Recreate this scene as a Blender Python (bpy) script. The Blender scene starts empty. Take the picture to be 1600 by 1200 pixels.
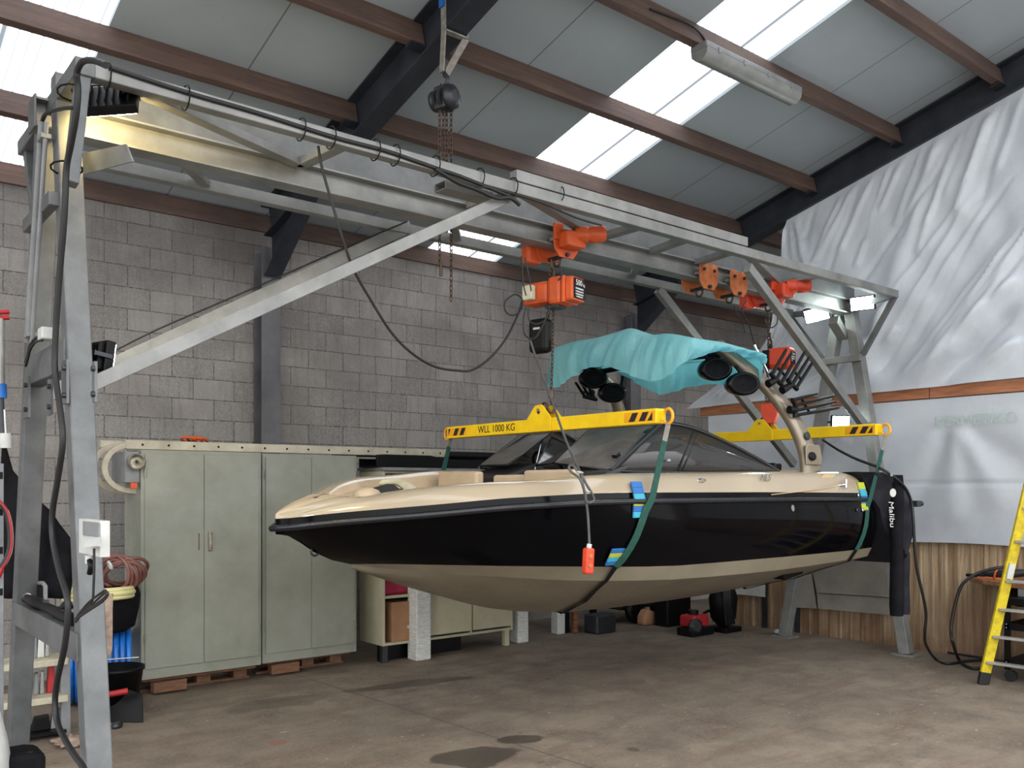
import bpy, bmesh, math, random
from mathutils import Vector, Matrix
random.seed(4)
sc = bpy.context.scene
COL = sc.collection
# ------------------------------------------------------------------ camera model (measured from the photograph)
F = 1390.0; HX = 800.0; HY = 761.0; H = 1.7
TH = math.atan2(1390.0, 1705.0)
CS, SN = math.cos(TH), math.sin(TH)           # u = along block wall, v = towards block wall
def P(x, y, u=None, v=None, z=None, s=None):
    a = (x-HX)/F; b = (HY-y)/F
    ud = CS*a+SN; vd = -SN*a+CS
    if u is not None: s = u/ud
    elif v is not None: s = v/vd
    elif z is not None: s = (z-H)/b
    return Vector((ud*s, vd*s, H+b*s))
def V(*a): return Vector(a)
def lin(c):
    c = c/255.0
    return c/12.92 if c <= .04045 else ((c+.055)/1.055)**2.4
def rgb(r, g, b): return (lin(r), lin(g), lin(b), 1.0)
def clamp(x, a=0., b=1.): return max(a, min(b, x))
def sstep(a, b, x):
    t = clamp((x-a)/(b-a)); return t*t*(3-2*t)
def cub(k, x):                                  # smooth interpolation through (x, y) knots
    if x <= k[0][0]: return k[0][1]
    if x >= k[-1][0]: return k[-1][1]
    n = len(k)
    def m(i):
        if i == 0: return (k[1][1]-k[0][1])/(k[1][0]-k[0][0])
        if i == n-1: return (k[-1][1]-k[-2][1])/(k[-1][0]-k[-2][0])
        a = (k[i][1]-k[i-1][1])/(k[i][0]-k[i-1][0]); b = (k[i+1][1]-k[i][1])/(k[i+1][0]-k[i][0])
        return 0 if a*b <= 0 else 2*a*b/(a+b)
    for i in range(n-1):
        if x <= k[i+1][0]:
            h = k[i+1][0]-k[i][0]; t = (x-k[i][0])/h
            return ((2*t**3-3*t*t+1)*k[i][1]+(t**3-2*t*t+t)*h*m(i)+(3*t*t-2*t**3)*k[i+1][1]+(t**3-t*t)*h*m(i+1))
def curve_pts(pts, n=6):                        # Catmull-Rom through 3-D points
    out = []; p = [pts[0]]+list(pts)+[pts[-1]]
    for i in range(1, len(p)-2):
        for j in range(n):
            t = j/n
            a, b, c, d = p[i-1], p[i], p[i+1], p[i+2]
            out.append(.5*((2*b)+(c-a)*t+(2*a-5*b+4*c-d)*t*t+(3*b-a-3*c+d)*t**3))
    out.append(pts[-1].copy()); return out
# ------------------------------------------------------------------ mesh builder
class MB:
    def __init__(s): s.v = []; s.f = []; s.sm = []
    def add(s, vs, fs, smooth=False):
        o = len(s.v); s.v += [Vector(p) for p in vs]
        for f in fs: s.f.append([i+o for i in f]); s.sm.append(smooth)
        return s
    def obox(s, c, ax, ay, az):                 # centre and three half-axis vectors
        c = Vector(c); vs = [c+ax*i+ay*j+az*k for i in (-1,1) for j in (-1,1) for k in (-1,1)]
        return s.add(vs, [(0,1,3,2),(4,6,7,5),(0,4,5,1),(2,3,7,6),(0,2,6,4),(1,5,7,3)])
    def box(s, x0, x1, y0, y1, z0, z1):
        return s.obox(((x0+x1)/2,(y0+y1)/2,(z0+z1)/2), V((x1-x0)/2,0,0), V(0,(y1-y0)/2,0), V(0,0,(z1-z0)/2))
    def bar(s, p, q, w, h, up=(0,0,1)):         # rectangular bar p to q, w across, h along "up"
        p = Vector(p); q = Vector(q); d = (q-p); L = d.length; d = d/L
        sx = d.cross(Vector(up)); sx = sx.normalized() if sx.length > 1e-6 else Vector((1,0,0))
        uy = sx.cross(d).normalized()
        return s.obox((p+q)/2, d*(L/2), sx*(w/2), uy*(h/2))
    def tube(s, pts, r, n=8, closed=False, cap=True, flat=1.0):
        pts = [Vector(p) for p in pts]; m = len(pts)
        rad = r if isinstance(r, (list, tuple)) else [r]*m
        t0 = (pts[1]-pts[0]).normalized()
        nx = t0.orthogonal().normalized(); rows = []
        for i in range(m):
            if closed: t = (pts[(i+1) % m]-pts[i-1])
            else: t = pts[min(i+1, m-1)]-pts[max(i-1, 0)]
            t = t.normalized() if t.length > 1e-9 else t0
            nx = (nx-t*nx.dot(t)); nx = nx.normalized() if nx.length > 1e-6 else t.orthogonal().normalized()
            ny = t.cross(nx)
            rows.append([pts[i]+(nx*math.cos(6.28318*j/n)+ny*math.sin(6.28318*j/n)*flat)*rad[i] for j in range(n)])
        vs = [p for r_ in rows for p in r_]; fs = []
        for i in range(m if closed else m-1):
            a = i*n; b = ((i+1) % m)*n
            for j in range(n): fs.append((a+j, a+(j+1) % n, b+(j+1) % n, b+j))
        s.add(vs, fs, True)
        if cap and not closed:
            s.add(rows[0], [tuple(range(n-1,-1,-1))]); s.add(rows[-1], [tuple(range(n))])
        return s
    def cyl(s, p, q, r, n=16, r2=None):
        return s.tube([p, q], [r, r if r2 is None else r2], n)
    def lathe(s, prof, o, ax=(0,0,1), n=20, ell=1.0, cap=True):
        ax = Vector(ax).normalized(); o = Vector(o); a = ax.orthogonal().normalized()
        if abs(ax.z) < .99: a = Vector((0,0,1)).cross(ax).normalized()
        b = ax.cross(a); vs = []; fs = []
        for r, h in prof:
            vs += [o+ax*h+(a*math.cos(6.28318*j/n)+b*math.sin(6.28318*j/n)*ell)*r for j in range(n)]
        for i in range(len(prof)-1):
            for j in range(n): fs.append((i*n+j, i*n+(j+1) % n, (i+1)*n+(j+1) % n, (i+1)*n+j))
        s.add(vs, fs, True)
        if cap:
            s.add(vs[:n], [tuple(range(n-1,-1,-1))]); s.add(vs[-n:], [tuple(range(n))])
        return s
    def prism(s, poly, o, ax, ay, az):          # 2-D outline in (ax, ay), pushed along az (full vector)
        o = Vector(o); ax = Vector(ax); ay = Vector(ay); az = Vector(az); n = len(poly)
        a = [o+ax*p[0]+ay*p[1] for p in poly]; b = [p+az for p in a]
        return s.add(a+b, [tuple(range(n-1,-1,-1)), tuple(range(n,2*n))]+[(i,(i+1) % n,(i+1) % n+n,i+n) for i in range(n)])
    def grid(s, rows, smooth=True, flip=False):
        n = len(rows[0]); vs = [p for r in rows for p in r]; fs = []
        for i in range(len(rows)-1):
            for j in range(n-1):
                f = (i*n+j, i*n+j+1, (i+1)*n+j+1, (i+1)*n+j); fs.append(f[::-1] if flip else f)
        return s.add(vs, fs, smooth)
    def ring(s, c, ax, R, r, n=20, m=8, a0=0, a1=6.28318, ey=1.0):
        ax = Vector(ax).normalized(); a = ax.orthogonal().normalized()
        if abs(ax.z) < .99: a = Vector((0,0,1)).cross(ax).normalized()
        b = ax.cross(a); c = Vector(c); full = abs(a1-a0) > 6.2
        k = n if full else n+1
        pts = [c+a*R*math.cos(a0+(a1-a0)*i/n)+b*R*ey*math.sin(a0+(a1-a0)*i/n) for i in range(k)]
        return s.tube(pts, r, m, closed=full)
    def chain(s, p, q, pitch=.03, r=.0045, w=.011):
        p = Vector(p); q = Vector(q); d = q-p; L = d.length; d.normalize(); n = max(1, int(L/pitch))
        a = d.orthogonal().normalized(); b = d.cross(a)
        a, b = (a+b).normalized(), (a-b).normalized()
        for i in range(n):
            c = p+d*(i+.5)*L/n; e = a if i % 2 else b; hl = pitch*.72
            pts = [c+d*math.sin(t*6.28318/8)*hl+e*math.cos(t*6.28318/8)*w for t in range(8)]
            s.tube(pts, r, 4, closed=True)
        return s
    def build(s, name, mat, parent=None, origin=None, bev=0, solid=0, sub=0, kind=None, smooth=None):
        me = bpy.data.meshes.new(name)
        if parent is not None: og = WO[parent.name]
        elif origin is not None: og = Vector(origin)
        else:
            lo = Vector((min(p.x for p in s.v), min(p.y for p in s.v), min(p.z for p in s.v)))
            hi = Vector((max(p.x for p in s.v), max(p.y for p in s.v), max(p.z for p in s.v)))
            og = Vector(((lo.x+hi.x)/2, (lo.y+hi.y)/2, lo.z))
        me.from_pydata([tuple(p-og) for p in s.v], [], s.f)
        me.polygons.foreach_set('use_smooth', [bool(x) if smooth is None else smooth for x in s.sm])
        bm = bmesh.new(); bm.from_mesh(me); bmesh.ops.recalc_face_normals(bm, faces=bm.faces); bm.to_mesh(me); bm.free()
        me.materials.append(mat); me.update()
        o = bpy.data.objects.new(name, me); COL.objects.link(o)
        if parent is not None: o.parent = parent; WO[o.name] = og
        else: o.location = og; WO[o.name] = og
        if solid: m = o.modifiers.new('t', 'SOLIDIFY'); m.thickness = solid; m.offset = 0
        if sub: m = o.modifiers.new('s', 'SUBSURF'); m.levels = sub; m.render_levels = sub
        if bev:
            m = o.modifiers.new('b', 'BEVEL'); m.width = bev; m.segments = 2; m.limit_method = 'ANGLE'; m.angle_limit = .7
        if kind: o['kind'] = kind
        return o
WO = {}
def thing(name, label, cat, loc, group=None):
    o = bpy.data.objects.new(name, None); COL.objects.link(o); o.location = loc; o.empty_display_size = .1
    WO[o.name] = Vector(loc); return tag(o, label, cat, group)
def tag(o, label, cat, group=None):
    o['label'] = label; o['category'] = cat
    if group: o['group'] = group
    return o
def struct(mb, name, m, **k):
    return mb.build(name, m, kind='structure', **k)
def text_mb(body, o, ax, ay, size, extr=.0015, align='CENTER', shear=0.0):
    cu = bpy.data.curves.new('t', 'FONT'); cu.body = body; cu.size = size; cu.extrude = extr; cu.align_x = align; cu.align_y = 'CENTER'; cu.shear = shear
    ob = bpy.data.objects.new('t', cu); COL.objects.link(ob)
    dg = bpy.context.evaluated_depsgraph_get(); dg.update()
    me = bpy.data.meshes.new_from_object(ob.evaluated_get(dg))
    ax = Vector(ax).normalized(); ay = Vector(ay).normalized(); az = ax.cross(ay); o = Vector(o)
    mb = MB(); mb.add([o+ax*v.co.x+ay*v.co.y+az*v.co.z for v in me.vertices], [tuple(p.vertices) for p in me.polygons])
    bpy.data.objects.remove(ob); bpy.data.curves.remove(cu); bpy.data.meshes.remove(me)
    return mb
# ------------------------------------------------------------------ materials
def nt(name):
    m = bpy.data.materials.new(name); m.use_nodes = True; n = m.node_tree; n.nodes.clear()
    return m, n
def nd(n, t, **k):
    x = n.nodes.new(t)
    for a, b in k.items():
        if a == 'inp':
            for i, val in b.items(): x.inputs[i].default_value = val
        else: setattr(x, a, b)
    return x
def mixc(n, fac, a, b, blend='MIX'):
    x = n.nodes.new('ShaderNodeMix'); x.data_type = 'RGBA'; x.blend_type = blend
    for i, val in ((0, fac), (6, a), (7, b)):
        if isinstance(val, (int, float)): x.inputs[i].default_value = val
        elif isinstance(val, tuple): x.inputs[i].default_value = val
        else: n.links.new(val, x.inputs[i])
    return x.outputs[2]
def math_(n, op, a, b=None, c=None):
    x = n.nodes.new('ShaderNodeMath'); x.operation = op
    for i, val in enumerate((a, b, c)):
        if val is None: continue
        if isinstance(val, (int, float)): x.inputs[i].default_value = val
        else: n.links.new(val, x.inputs[i])
    return x.outputs[0]
def ramp(n, fac, stops):
    x = n.nodes.new('ShaderNodeValToRGB'); el = x.color_ramp.elements
    while len(el) < len(stops): el.new(.5)
    for e, (p, c) in zip(el, stops): e.position = p; e.color = c if isinstance(c, tuple) else (c, c, c, 1)
    n.links.new(fac, x.inputs[0]); return x.outputs[0]
def noise(n, vec, scale, detail=4, rough=.6, dist=0):
    x = n.nodes.new('ShaderNodeTexNoise'); x.inputs['Scale'].default_value = scale; x.inputs['Detail'].default_value = detail
    x.inputs['Roughness'].default_value = rough; x.inputs['Distortion'].default_value = dist
    n.links.new(vec, x.inputs['Vector']); return x.outputs[0]
def coord(n, scale=(1,1,1), which='Object', loc=(0,0,0)):
    t = n.nodes.new('ShaderNodeTexCoord'); m = n.nodes.new('ShaderNodeMapping')
    m.inputs['Scale'].default_value = scale; m.inputs['Location'].default_value = loc
    n.links.new(t.outputs[which], m.inputs['Vector']); return m.outputs[0]
def world_pos(n, scale=(1,1,1), loc=(0,0,0)):
    t = n.nodes.new('ShaderNodeNewGeometry'); m = n.nodes.new('ShaderNodeMapping')
    m.inputs['Scale'].default_value = scale; m.inputs['Location'].default_value = loc
    n.links.new(t.outputs['Position'], m.inputs['Vector']); return m.outputs[0]
def bsdf(n, col, rough=.5, metal=0., bump=None, bstr=.3, bdist=.01, spec=None, coat=0, emit=None, estr=0, trans=0, alpha=1, ior=None):
    b = n.nodes.new('ShaderNodeBsdfPrincipled')
    def put(k, val):
        if isinstance(val, (int, float, tuple)): b.inputs[k].default_value = val
        else: n.links.new(val, b.inputs[k])
    put('Base Color', col); put('Roughness', rough); put('Metallic', metal)
    if spec is not None: put('Specular IOR Level', spec)
    if coat: put('Coat Weight', coat); put('Coat Roughness', .04)
    if emit is not None: put('Emission Color', emit); put('Emission Strength', estr)
    if trans: put('Transmission Weight', trans)
    if ior: put('IOR', ior)
    if bump is not None:
        x = n.nodes.new('ShaderNodeBump'); x.inputs['Strength'].default_value = bstr; x.inputs['Distance'].default_value = bdist
        n.links.new(bump, x.inputs['Height']); n.links.new(x.outputs[0], b.inputs['Normal'])
    return b.outputs[0]
def out(n, sh):
    o = n.nodes.new('ShaderNodeOutputMaterial'); n.links.new(sh, o.inputs[0])
def mat(name, c, rough=.5, metal=0., var=.18, scale=6., c2=None, stretch=(1,1,1), bump=.0, spec=None, coat=0, rvar=.1):
    """plain surface with procedural mottling; c and c2 are sRGB triples"""
    m, n = nt(name); co = coord(n, stretch)
    f = noise(n, co, scale, 5, .6)
    a = rgb(*c); d = rgb(*(c2 if c2 else [x*(1-var) for x in c]))
    f2 = ramp(n, f, [(.35, 0.), (.68, 1.)])
    col = mixc(n, f2, a, d)
    fine = noise(n, co, scale*9, 3, .6)
    r = math_(n, 'ADD', math_(n, 'MULTIPLY', math_(n, 'SUBTRACT', fine, .5), rvar*2), rough)
    out(n, bsdf(n, col, r, metal, fine if bump else None, bump, .004, spec, coat))
    return m
def lamp_mat(name, c, strength):
    m, n = nt(name); co = coord(n); f = noise(n, co, 40)
    out(n, bsdf(n, (.8,.8,.8,1), .3, emit=mixc(n, math_(n,'MULTIPLY',f,.1), rgb(*c), (1,1,1,1)), estr=strength)); return m
M = {}
M['galv'] = mat('galvanised', (108,110,111), .48, .3, .22, 5, (86,88,89), bump=.08)
M['galv2'] = mat('galvanised_pale_lamplit', (138,139,137), .48, .3, .2, 4, (112,113,111), bump=.06)  # paler zinc tone; on the right legs it imitates lamplight
M['alu'] = mat('aluminium', (178,177,172), .38, .5, .15, 7)
M['darksteel'] = mat('dark_primer_steel', (50,54,63), .5, .1, .3, 4, (34,37,44), bump=.1)
M['black'] = mat('black_plastic', (12,12,14), .45, 0, .3, 8, spec=.2)
M['blackmatte'] = mat('black_cloth', (14,14,17), .8, 0, .35, 9, (24,24,28), bump=.2, spec=.12)
M['rubber'] = mat('cable_rubber', (24,24,26), .55, 0, .3, 12)
M['greycable'] = mat('grey_cable', (84,84,84), .5, 0, .2, 12)
M['orange'] = mat('hoist_orange', (206,88,36), .42, 0, .15, 6, (178,68,26))
M['redorange'] = mat('hoist_red_orange', (210,70,36), .4, 0, .12, 6, (186,54,26))
M['rustorange'] = mat('faded_orange', (196,110,56), .6, 0, .25, 14, (150,78,40))
M['chainsteel'] = mat('chain_steel', (74,68,64), .45, .7, .3, 20, (96,70,54))
M['steel'] = mat('bright_steel', (190,190,188), .25, .9, .1, 10)
M['yellow'] = mat('spreader_yellow', (246,206,8), .4, 0, .1, 5, (228,184,6))
M['yelloworange'] = mat('hazard_orange', (244,170,16), .45, 0, .1, 9)
M['ladderyellow'] = mat('ladder_yellow', (214,192,24), .5, 0, .22, 18, (176,154,22), bump=.2)
M['paletread'] = mat('pale_tread', (186,180,158), .6, 0, .2, 9)
M['sage'] = mat('sage_paint', (143,145,134), .5, 0, .16, 3, (127,129,117), bump=.05)
M['cream'] = mat('cream_laminate', (186,181,156), .5, 0, .12, 4, (170,164,138))
M['white'] = mat('white_plastic', (198,199,195), .4, 0, .1, 6)
M['whitepaint'] = mat('weathered_white_paint', (216,218,214), .6, 0, .5, 9, (182,183,179), stretch=(2,2,9), bump=.3)
M['gunmetal'] = mat('gunmetal', (66,68,72), .4, .6, .2, 6)
M['turq'] = mat('turquoise_cloth', (112,190,196), .85, 0, .1, 5, (96,172,180), bump=.3)
M['green_sling'] = mat('green_webbing', (22,78,66), .75, 0, .2, 30, (16,60,52), bump=.4)
M['grey_sling'] = mat('grey_webbing', (140,136,128), .8, 0, .25, 20)
M['wood'] = mat('worn_wood', (150,104,72), .65, 0, .3, 4, (112,72,48), stretch=(1,8,8), bump=.2)
M['pallet'] = mat('pallet_wood', (120,88,64), .75, 0, .3, 5, (96,62,42), stretch=(2,6,8), bump=.3)
M['card'] = mat('cardboard', (164,122,90), .8, 0, .12, 5)
M['blue'] = mat('blue_pipe', (22,104,190), .4, 0, .12, 7)
M['cyan'] = mat('cyan_foam', (56,160,186), .7, 0, .1, 7)
M['lime'] = mat('lime_foam', (176,184,50), .7, 0, .1, 7)
M['bluefoam'] = mat('blue_foam', (36,100,168), .7, 0, .1, 7)
M['red'] = mat('red_plastic', (176,32,40), .45, 0, .2, 8)
M['pink'] = mat('crimson_bag', (166,22,72), .5, 0, .25, 6)
M['creamhose'] = mat('cream_hose', (226,218,158), .45, 0, .12, 8)
M['brownhose'] = mat('brown_hose', (128,84,76), .45, 0, .2, 8)
M['glove'] = mat('worn_glove', (168,146,130), .85, 0, .3, 30, (124,104,92), bump=.5)
M['grey'] = mat('grey_paint', (128,130,132), .5, 0, .15, 6)
# ================================================================== the building
VW = 8.65; UR = 9.19; UF = 3.77; UG = 9.10        # block wall, partition, middle frame, frame at the partition
def roof(v): return 6.714-.2575*v
def floor_mat():
    m, n = nt('stained_concrete'); co = world_pos(n)
    big = noise(n, co, .55, 5, .6, .4); mid = noise(n, co, 2.6, 6, .65, .3); fine = noise(n, co, 38, 4, .7)
    str_ = noise(n, world_pos(n, (.9, 4.0, 1)), 1.3, 5, .6, .6)
    col = mixc(n, ramp(n, big, [(.3, 0.), (.7, 1.)]), rgb(134,121,105), rgb(112,101,87))
    col = mixc(n, ramp(n, mid, [(.40, 0.), (.68, .8)]), col, rgb(86,74,66))
    col = mixc(n, ramp(n, str_, [(.50, 0.), (.68, .6)]), col, rgb(98,76,64))
    col = mixc(n, ramp(n, fine, [(.45, 0.), (.8, .35)]), col, rgb(156,142,129))
    col = mixc(n, ramp(n, noise(n, world_pos(n, (1,2.2,1)), 11, 3, .5, .8), [(.66, 0.), (.70, .55)]), col, rgb(84,72,64))
    col = mixc(n, ramp(n, noise(n, world_pos(n, (1,1.6,1)), 17, 2, .5, .5), [(.70, 0.), (.74, .6)]), col, rgb(178,166,152))
    sep = n.nodes.new('ShaderNodeSeparateXYZ'); n.links.new(world_pos(n), sep.inputs[0])
    X, Y = sep.outputs[0], sep.outputs[1]
    wob = math_(n, 'MULTIPLY', math_(n, 'SUBTRACT', noise(n, co, 3.2, 3, .5), .5), 1.3)
    tot = None
    def ell(p, q, wd, k):
        """wet patch lying along p-q, half width wd"""
        nonlocal tot
        c = (p+q)/2; d = (q-p); L = d.length/2; d.normalize()
        dx = math_(n, 'SUBTRACT', X, c.x); dy = math_(n, 'SUBTRACT', Y, c.y)
        a = math_(n, 'DIVIDE', math_(n, 'ADD', math_(n, 'MULTIPLY', dx, d.x), math_(n, 'MULTIPLY', dy, d.y)), L)
        b = math_(n, 'DIVIDE', math_(n, 'SUBTRACT', math_(n, 'MULTIPLY', dy, d.x), math_(n, 'MULTIPLY', dx, d.y)), wd)
        r = math_(n, 'SQRT', math_(n, 'ADD', math_(n, 'MULTIPLY', a, a), math_(n, 'MULTIPLY', b, b)))
        e = math_(n, 'ADD', r, wob)
        f = math_(n, 'MULTIPLY', ramp(n, e, [(.86, 1.), (1.0, 0.)]), k)
        tot = f if tot is None else math_(n, 'MAXIMUM', tot, f)
    ell(P(672,1192,z=0), P(822,1172,z=0), .20, .72)
    ell(P(770,1158,z=0), P(855,1152,z=0), .10, .72)
    ell(P(545,1080,z=0), P(742,1056,z=0), .13, .6)
    ell(P(350,1112,z=0), P(520,1085,z=0), .2, .35)
    ell(P(980,1172,z=0), P(1000,1170,z=0), .05, .5)
    ell(P(845,1026,z=0), P(890,1030,z=0), .12, .4)
    col = mixc(n, tot, col, rgb(52,46,40))
    # saw-cut joint across the slab
    a, b = P(560,1085,z=0), P(900,1192,z=0); d = (b-a).normalized()
    dist = math_(n, 'ABSOLUTE', math_(n, 'SUBTRACT', math_(n, 'MULTIPLY', math_(n, 'SUBTRACT', Y, a.y), d.x), math_(n, 'MULTIPLY', math_(n, 'SUBTRACT', X, a.x), d.y)))
    jf = math_(n, 'MULTIPLY', math_(n, 'LESS_THAN', math_(n, 'ADD', dist, math_(n, 'MULTIPLY', wob, .004)), .008), .55)
    col = mixc(n, jf, col, rgb(66,58,52))
    # red paint spot
    sp = P(432,1160,z=0); dx = math_(n, 'SUBTRACT', X, sp.x); dy = math_(n, 'SUBTRACT', Y, sp.y)
    rr = math_(n, 'ADD', math_(n, 'SQRT', math_(n, 'ADD', math_(n, 'MULTIPLY', dx, dx), math_(n, 'MULTIPLY', dy, dy))), math_(n, 'MULTIPLY', wob, .1))
    col = mixc(n, math_(n, 'MULTIPLY', math_(n, 'LESS_THAN', rr, .06), .45), col, rgb(130,64,54))
    rough = math_(n, 'SUBTRACT', .78, math_(n, 'MULTIPLY', tot, .3))
    out(n, bsdf(n, col, rough, 0, fine, .25, .006)); return m
def block_mat():
    m, n = nt('concrete_blocks')
    g = n.nodes.new('ShaderNodeNewGeometry'); sep = n.nodes.new('ShaderNodeSeparateXYZ'); n.links.new(g.outputs['Position'], sep.inputs[0])
    cb = n.nodes.new('ShaderNodeCombineXYZ')
    n.links.new(math_(n, 'SUBTRACT', sep.outputs[0], -3.64), cb.inputs[0]); n.links.new(math_(n, 'SUBTRACT', sep.outputs[2], -.045+.2), cb.inputs[1])
    br = n.nodes.new('ShaderNodeTexBrick'); br.offset = .5; br.inputs['Scale'].default_value = 1
    br.inputs['Brick Width'].default_value = .406; br.inputs['Row Height'].default_value = .2; br.inputs['Mortar Size'].default_value = .0055
    br.inputs['Mortar Smooth'].default_value = .3; br.inputs['Bias'].default_value = -.1
    br.inputs['Color1'].default_value = rgb(154,150,147); br.inputs['Color2'].default_value = rgb(128,125,123); br.inputs['Mortar'].default_value = rgb(66,64,62)
    n.links.new(cb.outputs[0], br.inputs['Vector'])
    co = world_pos(n)
    stri = noise(n, world_pos(n, (34, 1, 2.2)), 1.0, 4, .7); grain = noise(n, co, 70, 4, .75); blot = noise(n, co, 1.5, 5, .65, .4)
    col = mixc(n, ramp(n, grain, [(.42, 0.), (.66, .75)]), br.outputs[0], rgb(172,168,164))
    col = mixc(n, ramp(n, stri, [(.5, 0.), (.72, .42)]), col, rgb(100,97,95))
    col = mixc(n, ramp(n, blot, [(.42, 0.), (.74, .62)]), col, rgb(116,111,107))
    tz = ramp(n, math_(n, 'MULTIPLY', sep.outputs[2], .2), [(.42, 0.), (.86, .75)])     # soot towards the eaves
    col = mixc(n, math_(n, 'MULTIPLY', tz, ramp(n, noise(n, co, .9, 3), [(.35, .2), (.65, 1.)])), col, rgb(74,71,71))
    hgt = math_(n, 'ADD', math_(n, 'MULTIPLY', br.outputs[1], -1.0), math_(n, 'MULTIPLY', math_(n, 'ADD', grain, stri), .25))
    out(n, bsdf(n, col, .9, 0, hgt, .45, .008, .2)); return m
def timber_mat():
    m, n = nt('old_timber'); co = world_pos(n, (.35, 6, 6)); g1 = noise(n, co, 3.0, 6, .6, 1.2); g2 = noise(n, world_pos(n), 1.1, 4, .6); g3 = noise(n, world_pos(n, (1, 9, 9)), 14, 4, .7)
    col = mixc(n, ramp(n, g1, [(.3, 0.), (.7, 1.)]), rgb(104,82,72), rgb(74,58,52))
    col = mixc(n, ramp(n, g2, [(.4, 0.), (.7, .7)]), col, rgb(60,49,47))
    col = mixc(n, ramp(n, g3, [(.58, 0.), (.75, .35)]), col, rgb(160,122,104))
    out(n, bsdf(n, col, .75, 0, g3, .3, .006)); return m
def roof_mat():
    m, n = nt('roof_panel'); co = world_pos(n); a = noise(n, co, .8, 4, .6, .3); b = noise(n, co, 16, 3, .6)
    sep = n.nodes.new('ShaderNodeSeparateXYZ'); n.links.new(world_pos(n), sep.inputs[0])
    col = mixc(n, ramp(n, a, [(.3, 0.), (.75, 1.)]), rgb(164,174,180), rgb(150,159,165))
    col = mixc(n, ramp(n, b, [(.62, 0.), (.8, .25)]), col, rgb(126,128,130))
    sm = None
    for us in (2.81, 3.81, 4.83, 7.81, 8.83, 9.9, 0.0):          # joints between the roof panels
        f = math_(n, 'LESS_THAN', math_(n, 'ABSOLUTE', math_(n, 'SUBTRACT', sep.outputs[0], us)), .006)
        sm = f if sm is None else math_(n, 'MAXIMUM', sm, f)
    col = mixc(n, math_(n, 'MULTIPLY', sm, .8), col, rgb(86,88,90))
    out(n, bsdf(n, col, .6, 0, None, .3)); return m
def sky_sheet_mat(divs):
    m, n = nt('translucent_rooflight'); sep = n.nodes.new('ShaderNodeSeparateXYZ'); n.links.new(world_pos(n), sep.inputs[0])
    w = math_(n, 'SINE', math_(n, 'MULTIPLY', sep.outputs[0], 6.28318/.076))
    f = ramp(n, math_(n, 'ADD', math_(n, 'MULTIPLY', w, .5), .5), [(.0, .9), (.10, .75), (.2, 0.)])
    dirt = noise(n, world_pos(n, (9, .5, 1)), .9, 4, .6)
    col = mixc(n, f, (.74,.76,.775,1), (.15,.157,.17,1))
    col = mixc(n, ramp(n, dirt, [(.55, 0.), (.75, .6)]), col, (.42,.43,.52,1))
    for d in divs:
        k = math_(n, 'LESS_THAN', math_(n, 'ABSOLUTE', math_(n, 'SUBTRACT', sep.outputs[0], d)), .012)
        col = mixc(n, k, col, (.10,.11,.12,1))
    t = n.nodes.new('ShaderNodeBsdfTranslucent'); n.links.new(col, t.inputs[0])
    d = n.nodes.new('ShaderNodeBsdfDiffuse'); n.links.new(col, d.inputs[0])
    mx = n.nodes.new('ShaderNodeMixShader'); mx.inputs[0].default_value = .12
    n.links.new(t.outputs[0], mx.inputs[1]); n.links.new(d.outputs[0], mx.inputs[2]); out(n, mx.outputs[0]); return m
def clad_mat():
    m, n = nt('stained_cladding'); sep = n.nodes.new('ShaderNodeSeparateXYZ'); n.links.new(world_pos(n), sep.inputs[0])
    vv = noise(n, world_pos(n, (1, 11, .5)), 1.9, 5, .65, .3); sp = noise(n, world_pos(n, (1, 5, 3)), 9, 5, .7); bl = noise(n, world_pos(n), 1.8, 4, .6)
    col = mixc(n, ramp(n, vv, [(.38, 0.), (.62, .9)]), rgb(188,168,138), rgb(128,98,70))
    col = mixc(n, ramp(n, sp, [(.55, 0.), (.75, .5)]), col, rgb(128,92,62))
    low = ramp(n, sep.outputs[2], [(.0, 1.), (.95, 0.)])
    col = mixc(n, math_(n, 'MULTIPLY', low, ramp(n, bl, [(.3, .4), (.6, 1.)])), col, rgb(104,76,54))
    out(n, bsdf(n, col, .7, 0, sp, .15, .004)); return m
def sheet_mat():
    m, n = nt('white_membrane'); co = world_pos(n); a = noise(n, co, 1.6, 5, .6, .5); b = noise(n, co, 9, 5, .65, 1.0)
    c = ramp(n, noise(n, world_pos(n, (1, 5.0, 1.6), (0, 0, 0)), 1.3, 6, .65, 1.6), [(.60, 0.), (.72, .6)])
    col = mixc(n, ramp(n, a, [(.35, 0.), (.7, 1.)]), rgb(212,218,225), rgb(196,203,212))
    w1 = noise(n, world_pos(n, (1, 7.0, 2.4)), 2.2, 5, .7, 2.2)
    bs = bsdf(n, col, .24, 0, math_(n, 'ADD', math_(n, 'MULTIPLY', w1, 1.2), math_(n, 'ADD', math_(n, 'MULTIPLY', b, .25), c)), .28, .015, .6)
    t = n.nodes.new('ShaderNodeBsdfTranslucent'); n.links.new(col, t.inputs[0])
    mx = n.nodes.new('ShaderNodeMixShader'); mx.inputs[0].default_value = .15
    n.links.new(bs, mx.inputs[1]); n.links.new(t.outputs[0], mx.inputs[2]); out(n, mx.outputs[0]); return m
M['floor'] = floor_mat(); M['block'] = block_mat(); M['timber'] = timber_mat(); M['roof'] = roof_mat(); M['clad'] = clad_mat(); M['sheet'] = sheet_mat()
M['rail_timber'] = mat('fresh_timber', (184,124,88), .7, 0, .2, 5, (150,94,64), stretch=(4,.6,5), bump=.2)
U0, U1, V0, V1 = -5.0, 13.0, -4.0, 9.0
struct(MB().box(U0, U1, V0, V1, -.12, 0), 'floor', M['floor'])
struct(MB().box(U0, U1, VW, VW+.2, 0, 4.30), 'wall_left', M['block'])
struct(MB().box(U1, U1+.2, V0, VW, 0, 4.9), 'wall_back', M['block'])
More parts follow.
